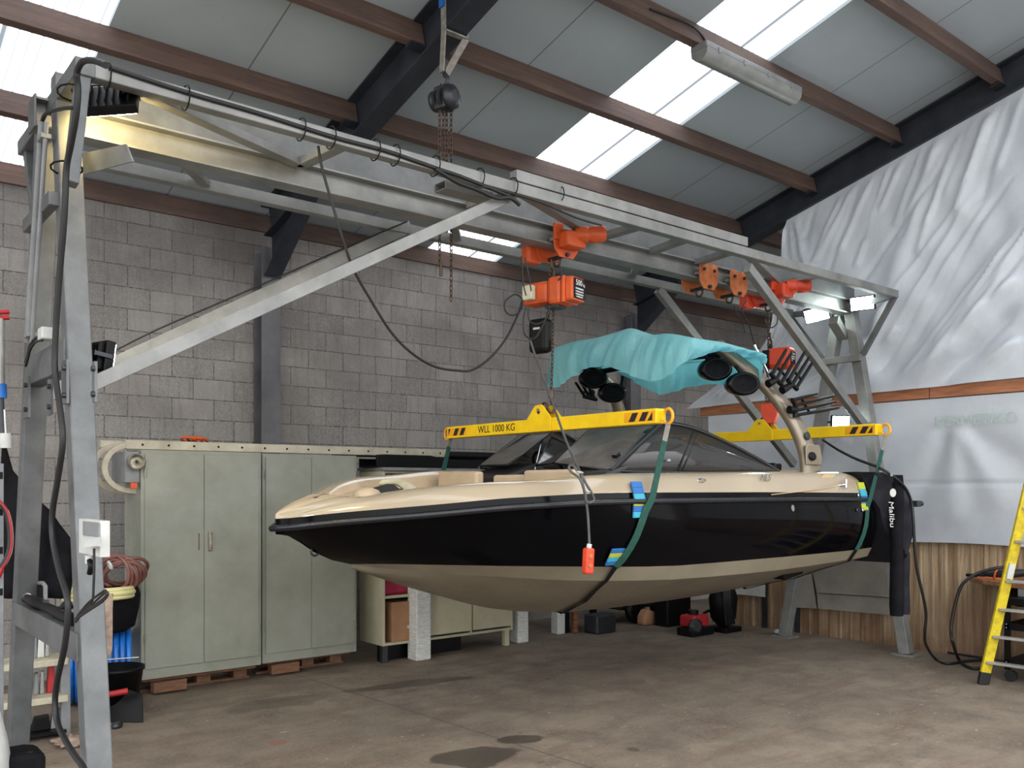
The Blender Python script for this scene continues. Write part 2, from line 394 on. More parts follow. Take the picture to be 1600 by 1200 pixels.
# roof panels, with the two strips of rooflight left out
VR0 = -1.5
rb = MB()
for a, b in ((U0, .77), (1.78, 5.79), (6.80, U1)):
    p = [V(a, VR0, roof(VR0)), V(b, VR0, roof(VR0)), V(b, V1, roof(V1)), V(a, V1, roof(V1))]
    q = [k+V(0,0,.08) for k in p]
    rb.add(p+q, [(0,1,2,3),(7,6,5,4),(0,4,5,1),(1,5,6,2),(2,6,7,3),(3,7,4,0)])
struct(rb, 'ceiling', M['roof'])
for i, (a, b, dv) in enumerate(((.77, 1.78, 1.18), (5.79, 6.80, 6.43))):
    rows = []
    N = 112
    for v_ in (VR0, 2.5, V1):
        rows.append([V(a+(b-a)*j/N, v_, roof(v_)+.03+.007*math.sin(6.28318*(a+(b-a)*j/N)/.076)) for j in range(N+1)])
    o = struct(MB().grid(rows), 'window_%d' % (i+1), sky_sheet_mat([dv]))
# purlins (timber, between the steel frames)
RV = [2.69, 3.69, 4.70, 5.70, 6.72, 7.70]
sl = math.atan(.2575); pn = V(0, math.sin(sl), math.cos(sl)); pt = V(0, math.cos(sl), -math.sin(sl))
k = 0
def purlin(a, b, v, dep=.19, wid=.07):
    global k; k += 1
    c = V((a+b)/2, v, roof(v))-pn*(dep/2+.002)+pt*(wid/2)
    struct(MB().obox(c, V((b-a)/2,0,0), pt*(wid/2), pn*(dep/2)), 'trim_%d' % k, M['timber'], bev=.004)
for v_ in RV[1:]:
    purlin(-3.0, UF-.012, v_); purlin(UF+.012, UG-.012, v_)
for v_ in RV[3:]: purlin(UG+.012, U1-.02, v_)
k += 1; struct(MB().box(-3.0, U1-.02, VW-.03, VW+.05, 4.30, 4.475), 'trim_%d' % k, M['timber'], bev=.004)
# steel frames: rafter (I section), haunch and stanchion
def frame(u, va, dep=.33):
    global k
    b = MB()
    def line(v, off): return V(u, v, roof(v))-pn*off
    for off, th in ((.012, .016), (dep, .016)):
        p, q = line(va, off), line(8.5, off); b.obox((p+q)/2, (q-p)/2, V(.09,0,0), pn*(th/2))
    p, q = line(va, dep/2), line(8.5, dep/2); b.obox((p+q)/2, (q-p)/2, V(.005,0,0), pn*(dep/2))
    # haunch below the rafter near the wall
    z0 = line(8.42, dep).z
    b.prism([(8.42, z0-.42), (8.42, z0), (7.55, line(7.55, dep).z)], (u-.005,0,0), (0,1,0), (0,0,1), (.01,0,0))
    pp, qq = V(u, 8.42, z0-.42), V(u, 7.55, line(7.55, dep).z-.004); b.bar(pp, qq, .17, .014)
    for v_ in RV[1:]:                              # purlin cleats
        c = line(v_, .11)+pt*.035
        for s_ in (-1, 1): b.obox(c+V(s_*.075,0,0)-pn*.10, V(.07,0,0), pt*.045, pn*.006)
    k += 1; struct(b, 'trim_%d' % k, M['darksteel'])
    b = MB()
    b.box(u-.10, u+.10, 8.45, 8.464, 0, 4.1); b.box(u-.10, u+.10, VW-.016, VW-.002, 0, 4.1); b.box(u-.005, u+.005, 8.46, VW-.01, 0, 4.1)
    b.box(u-.16, u+.16, 8.40, VW-.002, 0, .02)
    k += 1; struct(b, 'trim_%d' % k, M['stanchion'])
M['stanchion'] = mat('stanchion_paint', (104,104,108), .55, .1, .2, 3, (78,78,82), bump=.1)
frame(UF, VR0); frame(UG, VR0)
# partition: ribbed cladding below, timber rail, white membrane above and below the rail
def ribbed(v0, v1, z0, z1, u, pitch=.105):
    rows = [[], []]; v = v0
    prof = [(0, 0), (.55, 0), (.62, -.018), (.72, -.018), (.80, 0), (1, 0)]
    while v < v1:
        for t, d in prof[:-1]:
            vv = v+t*pitch
            if vv <= v1:
                rows[0].append(V(u+d, vv, z0)); rows[1].append(V(u+d, vv, z1))
        v += pitch
    return MB().grid(rows, smooth=False)
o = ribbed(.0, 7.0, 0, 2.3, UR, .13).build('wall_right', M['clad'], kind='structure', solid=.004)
k += 1; struct(MB().box(UR-.075, UR-.03, -.2, 4.38, 2.615, 2.735).box(UR-.073, UR-.03, 4.39, 7.35, 2.615, 2.735), 'trim_%d' % k, M['rail_timber'], bev=.004)
bb = MB()
for v_ in (6.98, 6.40, 5.95, 3.0): bb.box(UR-.05, UR-.024, v_-.03, v_+.03, 0, 2.3 if v_ < 6 else 1.0)
k += 1; struct(bb, 'trim_%d' % k, M['gunmetal'])
def ridge(v, z, a, b, w, amp):
    d = V(b[0]-a[0], b[1]-a[1], 0); L2 = d.length_squared
    t = clamp(((v-a[0])*d.x+(z-a[1])*d.y)/L2, -.0, 1.0)
    px, pz = a[0]+d.x*t, a[1]+d.y*t; r = math.hypot(v-px, z-pz); ww = w*(.35+.65*t)
    return amp*math.exp(-(r/ww)**2)*sstep(0, .15, t)
def vz(x, y): p = P(x, y, u=UR-.1); return (p.y, p.z)
# upper sheet: hangs from the frame, pulled towards the block wall in deep folds
fan = [(vz(1600,420), vz(1390,640), .16, .10), (vz(1600,470), vz(1420,660), .13, -.09), (vz(1600,520), vz(1480,640), .12, .09),
       (vz(1590,330), vz(1400,560), .2, -.08), (vz(1480,180), vz(1395,455), .12, .05), (vz(1230,330), vz(1225,470), .06, .05), (vz(1236,330), vz(1250,470), .04, .04),
       (vz(1242,330), vz(1275,470), .05, .05), (vz(1390,470), vz(1330,620), .1, .07), (vz(1360,520), vz(1290,640), .12, .08), (vz(1280,560), vz(1120,640), .12, .10),
       (vz(1330,560), vz(1190,625), .1, -.07), (vz(1240,540), vz(1130,620), .07, .08), (vz(1560,140), vz(1500,330), .1, .03), (vz(1540,160), vz(1480,300), .05, .03)]
for i in range(17):
    x_ = 1300+19*i+(i*37 % 11); y_ = 250-(x_-1300)*.45+(i*53 % 60)
    fan.append((vz(x_, y_), vz(x_-38-(i*29 % 30), y_+120+(i*41 % 70)), .032, .026 if i % 3 else -.022))
for i in range(14):
    x_ = 1420+13*i; y_ = 330+(i*47 % 120)
    fan.append((vz(x_+70, y_-90+(i*31 % 60)), vz(x_-70, y_+110+(i*23 % 90)), .035, .028 if i % 2 else -.024))
rows = []
NV, NZ = 190, 120
left = [(0.0, vz(1232,328)[0]), (.25, vz(1222,400)[0]), (.45, vz(1212,470)[0]), (.62, vz(1205,540)[0]), (.78, vz(1160,590)[0]), (.90, vz(1105,628)[0]), (1.0, vz(1075,648)[0])]
for i in range(NZ+1):
    t = i/NZ; row = []
    vl = cub(left, t)
    for j in range(NV+1):
        v_ = .3+(vl-.3)*j/NV
        zt = roof(v_)-.33-.02; zb = 2.725+.012*math.sin(v_*2.3)
        z_ = zt+(zb-zt)*t
        d = sum(ridge(v_, z_, *r) for r in fan)
        d += .012*math.sin(v_*5.3+z_*3.7)+.008*math.sin(v_*13-z_*7)
        edge = sstep(.0, .06, t)*(.25+.75*sstep(0, .12, 1-t))
        if j > NV-14: d += .035*math.sin((j-NV)*1.35)*t
        row.append(V(UR-.12-d*edge*1.0-.02, v_, z_))
    rows.append(row)
o = MB().grid(rows).build('membrane_sheet', M['sheet']); tag(o, 'upper creased white plastic sheet hanging from the roof beam above the timber rail', 'plastic sheet')
fan2 = [(vz(1480,660), vz(1300,830), .2, .03), (vz(1485,660), vz(1420,820), .14, -.03), (vz(1490,660), vz(1490,800), .12, .025), (vz(1495,660), vz(1560,780), .14, .03),
        (vz(1500,660), vz(1640,760), .2, -.03), (vz(1330,670), vz(1250,760), .2, .05)]
rows = []
for i in range(61):
    t = i/60; row = []
    for j in range(141):
        v_ = .3+(7.2-.3)*j/140; z_ = 2.60+(1.12+.02*math.sin(v_*2)-2.60)*t
        d = sum(ridge(v_, z_, *r) for r in fan2)+.01*math.sin(v_*4+z_*6)
        if abs(z_-1.74) < .02: d -= .012
        row.append(V(UR-.085-d*sstep(0, .08, t)*.9-.012, v_, z_))
    rows.append(row)
o = MB().grid(rows).build('membrane_sheet', M['sheet']); tag(o, 'lower white plastic sheet under the timber rail above the ribbed cladding', 'plastic sheet')
M['printgreen'] = mat('faint_green_print', (186,203,194), .5, 0, .12, 20)
c = P(1522, 656, u=UR-.15)
tb = text_mb('HERMETIKO', c, (0,-1,0), (0,0,1), .145); tb.v = [p for p in tb.v]
t_ = tb.build('printed_lettering', M['printgreen'], o)
# ================================================================== gantry crane
VG = 5.08; UL = 1.08; UE = 8.75; ZR = 3.66
VN, VF = 4.51, 5.74                                   # near and far rails
g = thing('gantry_crane', 'grey galvanised steel gantry crane carrying the boat, on splayed legs', 'gantry crane', (UL, VG, 0))
def leg(u, vb, vt, zt, w=.11, m='galv'):
    b = MB(); a = V(u, vb, .02); c = V(u, vt, zt)
    b.bar(a, c, w, w, up=(1,0,0)); b.box(u-.1, u+.1, vb-.12, vb+.12, 0, .02)
    return b.build('leg', M[m], g, bev=.006)
leg(UL, 4.20, 4.86, 3.60); leg(UL, 6.08, 5.24, 3.60)
leg(UE, 4.44, 5.04, 3.55, m='galv2'); leg(UE, 5.85, 5.18, 3.55, m='galv2')  # right legs: floodlight brightness put into the colour by the paler galvanising
# runway: I-beam below, box beam on top
b = MB(); b.box(.98, 8.85, VG-.065, VG+.065, 3.532, 3.543); b.box(.98, 8.85, VG-.065, VG+.065, 3.672, 3.683); b.box(.98, 8.85, VG-.004, VG+.004, 3.54, 3.675)
b.box(8.842, 8.854, VG-.07, VG+.07, 3.53, 3.69)
b.build('runway_beam', M['galv2'], g)
b = MB(); b.box(1.07, 8.80, VG-.05, VG+.05, 3.684, 3.84); b.build('box_beam', M['galv'], g, bev=.006)
b = MB(); b.box(.968, .98, VG-.075, VG+.075, 3.525, 3.69); b.build('end_plate', M['galv'], g, bev=.003)
# rails and the light frames across both ends
b = MB(); b.bar((UL-.04, VN, ZR), (8.66, VN, ZR-.02), .075, .075); b.build('rail', M['galv2'], g, bev=.005)
b = MB(); b.bar((UL-.04, VF, ZR), (8.70, VF, ZR-.02), .075, .075); b.build('rail', M['galv2'], g, bev=.005)
b = MB()
q0, q1 = P(802,300,v=VN), P(1163,404,v=VN); b.bar((q0.x, VN, ZR+.075), (q1.x, VN, ZR+.070), .075, .075)
b.build('rail_stiffener', M['galv2'], g, bev=.004)
b = MB(); b.bar((UL, VN-.04, ZR), (UL, VF+.06, ZR), .09, .08); b.build('crossbar', M['galv'], g, bev=.005)
b = MB(); b.bar((8.63, VN, ZR-.03), (UE, VG-.06, ZR-.06), .05, .06); b.build('crossbar', M['galv'], g, bev=.005)
b = MB(); b.bar((UE-.02, VF, ZR-.03), (UE, VG+.06, ZR-.06), .05, .06); b.build('crossbar', M['galv'], g, bev=.005)
# knee braces at the two ends
b = MB(); b.bar((UL, VN+.01, ZR-.03), P(110,288,u=UL-.07), .07, .06, up=(1,0,0)); b.build('knee_brace', M['galv'], g, bev=.004)
b = MB(); b.bar((UL, VF-.01, ZR-.03), (UL-.02, 5.36, 3.05), .06, .05, up=(1,0,0)); b.build('knee_brace', M['galv'], g, bev=.004)
b = MB(); b.bar((8.64, VN, ZR-.05), (UE-.05, 4.88, 3.08), .05, .05, up=(1,0,0)); b.build('knee_brace', M['galv'], g, bev=.004)
b = MB(); b.bar((8.68, VF, ZR-.05), (UE-.05, 5.34, 3.08), .05, .05, up=(1,0,0)); b.build('knee_brace', M['galv'], g, bev=.004)
# lacing between rails and beam
for (x0,y0,x1,y1,far) in ((172,128,470,266,1),(470,266,542,236,0),(735,343,800,316,0),(806,318,932,392,1),(936,394,1008,376,0),
                          (1020,409,1080,395,0),(1090,426,1152,413,0),(1164,416,1214,454,1),(1220,454,1290,442,0)):
    if far: a = P(x0,y0,v=VN+.03); c = P(x1,y1,v=VG-.06)
    else: a = P(x0,y0,v=VG-.06); c = P(x1,y1,v=VN+.03)
    a.z = c.z = 3.672
    b = MB(); b.bar(a, c, .075, .05); b.build('lacing_bar', M['galv2'], g, bev=.004)
for u_ in (1.6, 3.6, 5.6, 7.4):
    b = MB(); b.bar((u_, VG+.05, 3.672), (u_+.5, VF-.03, 3.66), .06, .04); b.build('lacing_bar', M['galv2'], g, bev=.004)
# long raking braces
def brace(p, q, w, h, name='brace', up=(0,0,1)):
    b = MB(); b.bar(p, q, w, h, up=up); return b.build(name, M['galv2'], g, bev=.004)
brace(P(140,602,u=UL+.05), P(795,308,v=VN+.02), .06, .07)
e0 = V(UL+.03, 5.98, 2.19); brace(e0, P(640,354,v=VF), .06, .085)
brace(P(1168,418,v=VN), P(1352,668,u=UE-.06), .06, .085)
brace(P(1028,452,v=VF), V(UE-.05, 5.70, 1.95), .06, .085)
# ties between the legs
for (u, z, va, vb, w) in ((UL-.075, 3.10, 4.74, 5.36, .07), (UL-.02, 2.33, 4.60, 5.50, .15), (UL-.02, .97, 4.36, 5.86, .13)):
    b = MB(); b.bar((u, va, z), (u, vb, z), .05 if w < .1 else .09, w); b.build('leg_tie', M['galv'] if w < .14 else M['pinkgalv'], g, bev=.005) if 'pinkgalv' in M else b.build('leg_tie', M['galv'], g, bev=.005)
b = MB(); b.bar((UE-.075, 4.88, 3.05), (UE-.075, 5.34, 3.05), .05, .07); b.build('leg_tie', M['galv2'], g, bev=.004)
b = MB(); b.bar((UE-.02, 4.62, 1.2), (UE-.02, 5.66, 1.2), .08, .11); b.build('leg_tie', M['galv2'], g, bev=.004)
# splice plates with bolts on the left legs
for (x0, x1, y0, y1, u) in ((37, 46, 592, 652, UL-.07), (98, 106, 565, 630, UL-.075), (76, 81, 594, 648, UL-.075), (146,150, 566, 628, UL-.06)):
    p, q = P(x0, y0, u=u), P(x1, y1, u=u)
    b = MB(); b.box(u-.006, u+.006, min(p.y,q.y), max(p.y,q.y), min(p.z,q.z), max(p.z,q.z)); pl = b.build('splice_plate', M['galv'], g)
    for yy in (y0+10, y1-12):
        c = P((x0+x1)/2, yy, u=u-.008); bb = MB(); bb.cyl(c, c+V(-.014,0,0), .013, 6); bb.build('bolt', M['gunmetal'], pl)
# gusset that carries the lamp, and the lit flat plate near the top of the left frame
p = [P(x, y, u=UL+.10) for x, y in ((124,241),(196,225),(207,252),(124,274))]
b = MB(); b.add(p+[q+V(.008,0,0) for q in p], [(0,1,2,3),(7,6,5,4),(0,4,5,1),(1,5,6,2),(2,6,7,3),(3,7,4,0)]); b.build('gusset_plate', M['galv2'], g)
p = [P(x, y, u=UE-.08) for x, y in ((1299,500),(1308,492),(1323,520),(1315,529))]
c0, c1 = P(1302,500,u=UE-.30), P(1318,526,u=UE-.02)
b = MB(); b.bar(c0, c1, .10, .09); b.build('jib_stub', M['galv2'], g, bev=.004)
# open-ended rectangular tube lying across the beam
def rect_tube(p, q, w, h, t):
    mb = MB(); d = (q-p).normalized(); sx = d.cross(V(0,0,1)).normalized()
    for s_ in (-1, 1):
        mb.obox((p+q)/2+sx*(s_*(w-t)/2), (q-p)/2, sx*(t/2), V(0,0,h/2))
        mb.obox((p+q)/2+V(0,0,s_*(h-t)/2), (q-p)/2, sx*(w/2-t), V(0,0,t/2))
    mb.obox(p+(q-p)*.3, d*.004, sx*(w/2-t), V(0,0,h/2-t)); return mb
rect_tube(V(3.24, 4.705, 3.625), V(3.62, 4.705, 3.625), .125, .055, .005).build('tube_outrigger', M['galv2'], g)
# cables, ties and electrics clipped to the gantry
cab = thing('cable_run', 'black cable tied along the top rail of the grey gantry and down its left leg', 'cable', (UL, VN, 0))
pts = [P(x, y, v=VN-.045) for x, y in ((805,311),(785,302),(720,276),(690,266),(650,252),(600,235),(520,214),(400,176),(290,144),(170,105))]
pts = curve_pts(pts, 4)
MB().tube(pts, .012, 7).build('cable', M['rubber'], cab)
pts = [P(x, y, u=UL-.12) for x, y in ((165,102),(148,95),(132,95),(124,103),(120,118),(122,140),(119,180),(111,225),(104,262),(102,310),(99,360),(93,430),(87,520),(86,580),(94,640),(98,690),(90,750),(82,800),(82,840),(92,890),(104,930),(106,960),(101,1010),(90,1060),(86,1095),(90,1130),(104,1160),(118,1182),(130,1199),(142,1230))]
MB().tube(curve_pts(pts, 5), .0135, 8).build('cable', M['rubber'], cab)
pts = [P(x, y, v=VN-.05) for x, y in ((680,264),(715,285),(745,296),(775,309),(797,309),(812,320))]
MB().tube(curve_pts(pts, 5), .014, 7).build('cable', M['rubber'], cab)
pts = [P(x, y, v=VN-.05) for x, y in ((745,293),(765,293),(785,298),(803,303),(850,318),(900,340),(940,352))]
MB().tube(curve_pts(pts, 5), .007, 6).build('cable', M['rubber'], cab)
for x, y in ((168,112),(290,147),(470,198),(517,213),(586,238),(617,244),(679,262),(872,325),(748,292),(800,302)):
    c = P(x, y, v=VN); MB().ring((c.x, VN, ZR+(.035 if 800 < x else 0)), (1,0,0), .062, .004, 12, 5).build('cable_tie', M['black'], cab)
for x, y in ((115,145),(104,263)):
    c = P(x, y, u=UL-.03); MB().ring(c, (0,.2,1), .07, .005, 12, 5).build('cable_tie', M['black'], cab)
b = MB(); pp = [P(x, y, v=VF-.07) for x, y in ((160,558),(245,515),(350,470),(460,422),(560,378),(636,346))]; b.tube(curve_pts([P(*q) if False else q for q in pp], 3), .006, 5)
cb2 = b.build('cable', M['rubber'], origin=pp[0]); tag(cb2, 'thin black cable tied along the upper edge of the long raking brace', 'cable')
# swag cable from the rail to the first hoist
pts = [P(497,228,v=4.60), P(503,262,v=4.62), P(515,305,v=4.64), P(533,365,v=4.66), P(552,420,v=4.7), P(580,470,v=4.74), P(612,520,v=4.78), P(645,553,v=4.8), P(680,573,v=4.84), P(715,579,v=4.88), P(738,578,v=4.9), P(765,560,v=4.94), P(790,530,v=4.96), P(808,495,v=5.0), P(816,470,v=5.0)]
o = MB().tube(curve_pts(pts, 6), .0085, 7).build('hanging_cable', M['rubber'], origin=pts[0]); tag(o, 'black cable hanging in a long loop from the gantry rail to the front hoist', 'cable')
# conduit with junction box on the far left leg
cd = thing('electrical_conduit', 'grey twin conduit clipped up the far left leg of the gantry', 'conduit', P(40,560,u=UL-.1))
for dx in (0, 7):
    pts = [P(x+dx, y, u=UL-.10) for x, y in ((66,190),(61,260),(56,340),(49,440),(43,535))]
    MB().tube(curve_pts(pts, 4), .018 if dx == 0 else .011, 8).build('pipe', M['grey'], cd)
for x, y in ((66,216),(45,524)):
    c = P(x+3, y, u=UL-.10); MB().obox(c, V(.024,0,0), V(0,.045,0), V(0,0,.012)).build('clip', M['grey'], cd, bev=.003)
c = P(72,522,u=UL-.1); MB().box(c.x-.03, c.x+.03, c.y-.045, c.y+.045, c.z-.03, c.z+.03).build('junction_box', M['white'], cd, bev=.008)
for dy in (0, 6):
    pts = [P(x, y+dy, u=UL-.12) for x, y in ((66,526),(56,528),(47,540),(43,556),(40,566))]
    MB().tube(curve_pts(pts, 4), .007, 6).build('cable', M['rubber'], cd)
pts = [P(x, y, u=UL-.1) for x, y in ((66,190),(70,180),(80,174),(100,169),(118,168))]
MB().tube(curve_pts(pts, 4), .010, 6).build('cable', M['rubber'], cd)
# switched socket on the near left leg, with charger lead
s = thing('wall_socket', 'white weatherproof switch and socket box on the near left gantry leg', 'socket', P(140,862,u=UL-.075))
def lbox(x0, x1, y0, y1, u, dep, name, m, par, bev=.004):
    p, q = P(x0, y1, u=u-dep), P(x1, y0, u=u-dep)
    return MB().box(u-dep, u, q.y, p.y, p.z, q.z).build(name, m, par, bev=bev)
lbox(123, 156, 814, 864, UL-.055, .04, 'housing', M['white'], s)
lbox(129, 154, 817, 836, UL-.095, .006, 'switch_plate', M['grey'], s, .002)
a = [P(129,838,u=UL-.097), P(154,838,u=UL-.097), P(159,853,u=UL-.14), P(132,855,u=UL-.14)]
MB().add(a+[p+V(.004,0,.004) for p in a], [(0,1,2,3),(7,6,5,4),(0,4,5,1),(1,5,6,2),(2,6,7,3),(3,7,4,0)]).build('lid', M['white'], s)
MB().cyl(P(139,868,u=UL-.10), P(139,880,u=UL-.10), .016, 10).build('plug', M['white'], s)
MB().tube(curve_pts([P(x, y, u=UL-.10) for x, y in ((140,876),(142,884),(140,896))], 4), .012, 8).build('plug_grip', M['black'], s)
pts = [P(x, y, u=UL-.12) for x, y in ((147,857),(147,890),(146,920),(145,935),(140,945),(128,955),(120,965),(125,962),(140,948),(155,934),(166,925),(168,930),(160,940),(145,950),(130,960),(118,968),(124,958),(140,940),(160,925),(165,923),(165,932),(150,944),(132,956),(118,972))]
o = MB().tube(curve_pts(pts, 5), .005, 6).build('charger_lead', M['rubber'], origin=pts[0]); tag(o, 'thin black bundled charger lead hanging from the white socket box', 'cable')
# ------------------------------------------------------------------ floodlights
M['lampwhite'] = lamp_mat('floodlight_white', (236,255,250), 48.0)
M['lampwarm'] = lamp_mat('floodlight_warm', (255,222,140), 70.0)
M['glass_off'] = mat('dark_lens', (60,62,66), .1, 0, .1, 6)
def flood(label, c, face, up, w, h, d, lens, grp='floodlights on the gantry'):
    """c: centre of the lens, face: the way it shines"""
    f = Vector(face).normalized(); r = f.cross(Vector(up)).normalized(); t = r.cross(f); c = Vector(c)
    o = thing('floodlight', label, 'floodlight', c, grp)
    MB().obox(c-f*(d*.5+.003), r*(w/2), t*(h/2), f*(d/2)).build('housing', M['black'], o, bev=.006)
    b = MB()
    for i in range(7): b.obox(c-f*(d+.014)+r*((i-3)*w/8), r*.003, t*(h*.42), f*.016)
    b.build('cooling_fins', M['black'], o)
    MB().obox(c+f*.001, r*(w/2-.012), t*(h/2-.012), f*.002).build('lens', lens, o)
    b = MB()
    for s_ in (-1, 1): b.bar(c-f*.02+r*(s_*(w/2+.008)), c-f*.11+r*(s_*(w/2+.008)), .02, .005, up=r)
    b.obox(c-f*.112, r*(w/2+.012), t*.012, f*.003); b.build('bracket', M['gunmetal'], o)
    return o
flood('black floodlight shining down on the beam under the left top corner of the gantry', P(172,166,u=UL+.16), (.55,.75,-.75), (0,.3,1), .28, .20, .05, M['lampwarm'])
flood('black floodlight low on the left leg aimed along the raking brace', P(163,562,u=UL+.16), (.9,.25,-.12), (0,0,1), .2, .16, .05, M['lampwhite'])
flood('bright lit floodlight under the far right end of the gantry rail', P(1347,474,u=UE-.1), (-.95,-.2,-.22), (0,0,1), .25, .15, .05, M['lampwhite'])
flood('bright lit floodlight tucked under the gantry beam beside the rear leg', P(1276,492,u=UE-.18), (-.75,-.45,-.48), (0,.2,1), .26, .16, .05, M['lampwhite'])
flood('bright lit floodlight just above the yellow beam low on the right leg', P(1314,660,u=UE-.16), (-.7,-.75,-.1), (0,0,1), .19, .15, .05, M['lampwhite'])
M['pinkgalv'] = M['galv']
# ------------------------------------------------------------------ strip light under a purlin
a, c = P(1098,99,v=4.60), P(1250,160,v=4.60); zc = roof(4.68)-.19-.05
L = thing('strip_light', 'dusty grey enclosed strip light fixed under a roof timber', 'strip light', ((a.x+c.x)/2, 4.60, zc))
M['diffuser'] = mat('dusty_diffuser', (136,138,136), .35, 0, .15, 5)
x0, x1 = a.x+.02, c.x; MB().box(x0, x1, 4.575, 4.745, zc, zc+.05).build('body', M['grey'], L, bev=.01)
b = MB(); prof = [(-.085, .0), (-.08, -.045), (-.045, -.08), (0, -.09), (.045, -.08), (.08, -.045), (.085, 0)]
b.grid([[V(x, 4.66+p, zc+q) for p, q in prof] for x in (x0+.01, x1-.01)])
for x in (x0+.01, x1-.01): b.add([V(x, 4.66+p, zc+q) for p, q in prof], [tuple(range(7))])
b.build('diffuser', M['diffuser'], L)
for t in (.12, .37, .62, .87): MB().box(x0+(x1-x0)*t-.012, x0+(x1-x0)*t+.012, 4.568, 4.752, zc-.012, zc+.03).build('clip', M['grey'], L)
pts = [P(x, y, v=4.66) for x, y in ((1016,14),(1046,25),(1075,37),(1094,52),(1105,70),(1108,84),(1104,93))]
o = MB().tube(curve_pts(pts, 5), .009, 6).build('lamp_cable', M['rubber'], origin=pts[0]); tag(o, 'thin dark cable along the roof timber down to the strip light', 'cable')
# ================================================================== trolleys, hoists, spreader beams, slings
def trolley(u, label, m, motor, grp='beam trolleys on the gantry runway'):
    t = thing('beam_trolley', label, 'trolley', (u, VG, 3.53), grp)
    for s_ in (-1, 1):
        b = MB(); y = VG+s_*.10
        out_ = [(-.13,3.60),(-.12,3.66),(-.07,3.675),(-.03,3.655),(.03,3.655),(.07,3.675),(.12,3.66),(.13,3.60),(.12,3.50),(.07,3.44),(-.07,3.44),(-.12,3.50)]
        b.prism(out_, (u, y-.006, 0), (1,0,0), (0,0,1), (0,.012,0)); b.build('side_plate', m, t, bev=.003)
        for d in (-.07, .07):
            MB().cyl((u+d, VG+s_*.094, 3.578), (u+d, VG+s_*.03, 3.578), .036, 14).build('wheel', M['steel'], t)
            MB().cyl((u+d, y+s_*.006, 3.61), (u+d, y+s_*.022, 3.61), .014, 8).build('axle_nut', M['gunmetal'], t)
    MB().cyl((u, VG-.13, 3.462), (u, VG+.13, 3.462), .016, 10).build('load_bar', M['gunmetal'], t)
    MB().ring((u, VG, 3.43), (1,0,0), .035, .010, 14, 7).build('shackle', M['chainsteel'], t)
    if motor:
        y = VG-.106
        b = MB(); b.box(u-.09, u+.10, y-.12, y, 3.50, 3.62); b.build('gearbox', m, t, bev=.02)
        b = MB(); b.lathe([(.05,0),(.062,.01),(.064,.09),(.056,.10),(.056,.11),(.063,.12),(.063,.21),(.05,.235)], (u+.02, y-.07, 3.60), (.80,-.62,.05), 18); b.build('motor', m, t)
        b = MB(); b.box(u-.14, u-.06, y-.03, y+.0, 3.56, 3.68); b.build('control_housing', m, t, bev=.006)
        b = MB(); b.box(u-.20, u-.06, VG+.105, VG+.2, 3.42, 3.56); b.build('counterweight', m, t, bev=.02)
    return t
M['rust2'] = M['rustorange']
hu1, hu2 = 4.53, 7.36
trolley(hu1+.06, 'orange motor trolley above the front hoist, on the gantry beam', M['orange'], True)
trolley(P(1093,460,v=VG).x, 'faded orange push trolley, left of the pair in the middle of the beam', M['rustorange'], False)
trolley(P(1140,470,v=VG).x, 'faded orange push trolley, right of the pair next to the red motor trolley', M['rustorange'], False)
trolley(hu2-.03, 'red-orange motor trolley above the rear hoist at the far end of the beam', M['redorange'], True)
AX = V(.25, -.97, 0).normalized()
def hook(mb, c, ax, r=.035, t=.010):
    """J-shaped hook hanging at c, opening in the plane of ax"""
    ax = Vector(ax).normalized(); pts = [c+V(0,0,.07), c+V(0,0,.02)]
    for i in range(11):
        a = math.pi/2-.2-i*(4.3/10); pts.append(c+ax*(r*math.cos(a))+V(0,0,-.03+r*math.sin(a)))
    mb.tube(pts, [t*.8, t]+[t*1.15]*6+[t, t*.9, t*.7, t*.5, t*.3], 8); return mb
def hoist(u, zc, label, m, txt, big, grp='electric chain hoists'):
    c = V(u, VG, zc); t = thing('electric_hoist', label, 'hoist', c, grp); Y = V(-AX.y, AX.x, 0)
    # upper hook
    b = MB(); hook(b, c+V(0,0,.19), Y); b.ring(c+V(0,0,.13), Y, .02, .008, 12, 6); b.build('top_hook', M['chainsteel'], t)
    prof = [(-.5,-.62),(-.62,-.4),(-.62,.4),(-.5,.62),(.35,.78),(.6,.5),(.62,-.5),(.4,-.75)]
    if big:
        b = MB(); b.obox(c-AX*.10, AX*.12, Y*.085, V(0,0,.085)); b.build('gearbox', m, t, bev=.03)
        b = MB(); b.obox(c+AX*.085, AX*.062, Y*.10, V(0,0,.105)); b.build('motor_housing', m, t, bev=.03)
        b = MB(); b.obox(c+AX*.165, AX*.014, Y*.098, V(0,0,.10)); b.build('flange', m, t, bev=.008)
        fr = c+AX*.225; b = MB(); b.obox(c+AX*.21, AX*.04, Y*.085, V(0,0,.092)); b.build('end_cover', m, t, bev=.02)
        b = MB(); b.obox(c-AX*.13-Y*.115, AX*.045, Y*.028, V(0,0,.055)); b.build('control_box', M['ivory'], t, bev=.008)
        b = MB(); b.obox(c+AX*.04-V(0,0,.112), AX*.06, Y*.06, V(0,0,.012)); b.build('chain_guide', M['gunmetal'], t, bev=.004)
    else:
        b = MB(); b.obox(c-AX*.125, AX*.085, Y*.085, V(0,0,.075)); b.build('gearbox', m, t, bev=.03)
        b = MB(); b.obox(c-AX*.02, AX*.035, Y*.08, V(0,0,.085)); b.build('centre_band', M['black'], t, bev=.008)
        b = MB(); b.prism([(-.105,-.06),(-.07,-.105),(.07,-.105),(.105,-.05),(.105,.06),(.075,.10),(-.075,.10),(-.105,.06)], c+AX*.018, Y, (0,0,1), AX*.2); b.build('motor_housing', m, t, bev=.02)
        fr = c+AX*.218
    # data plate on the end that faces the camera side, sized to fit
    return t, c, Y
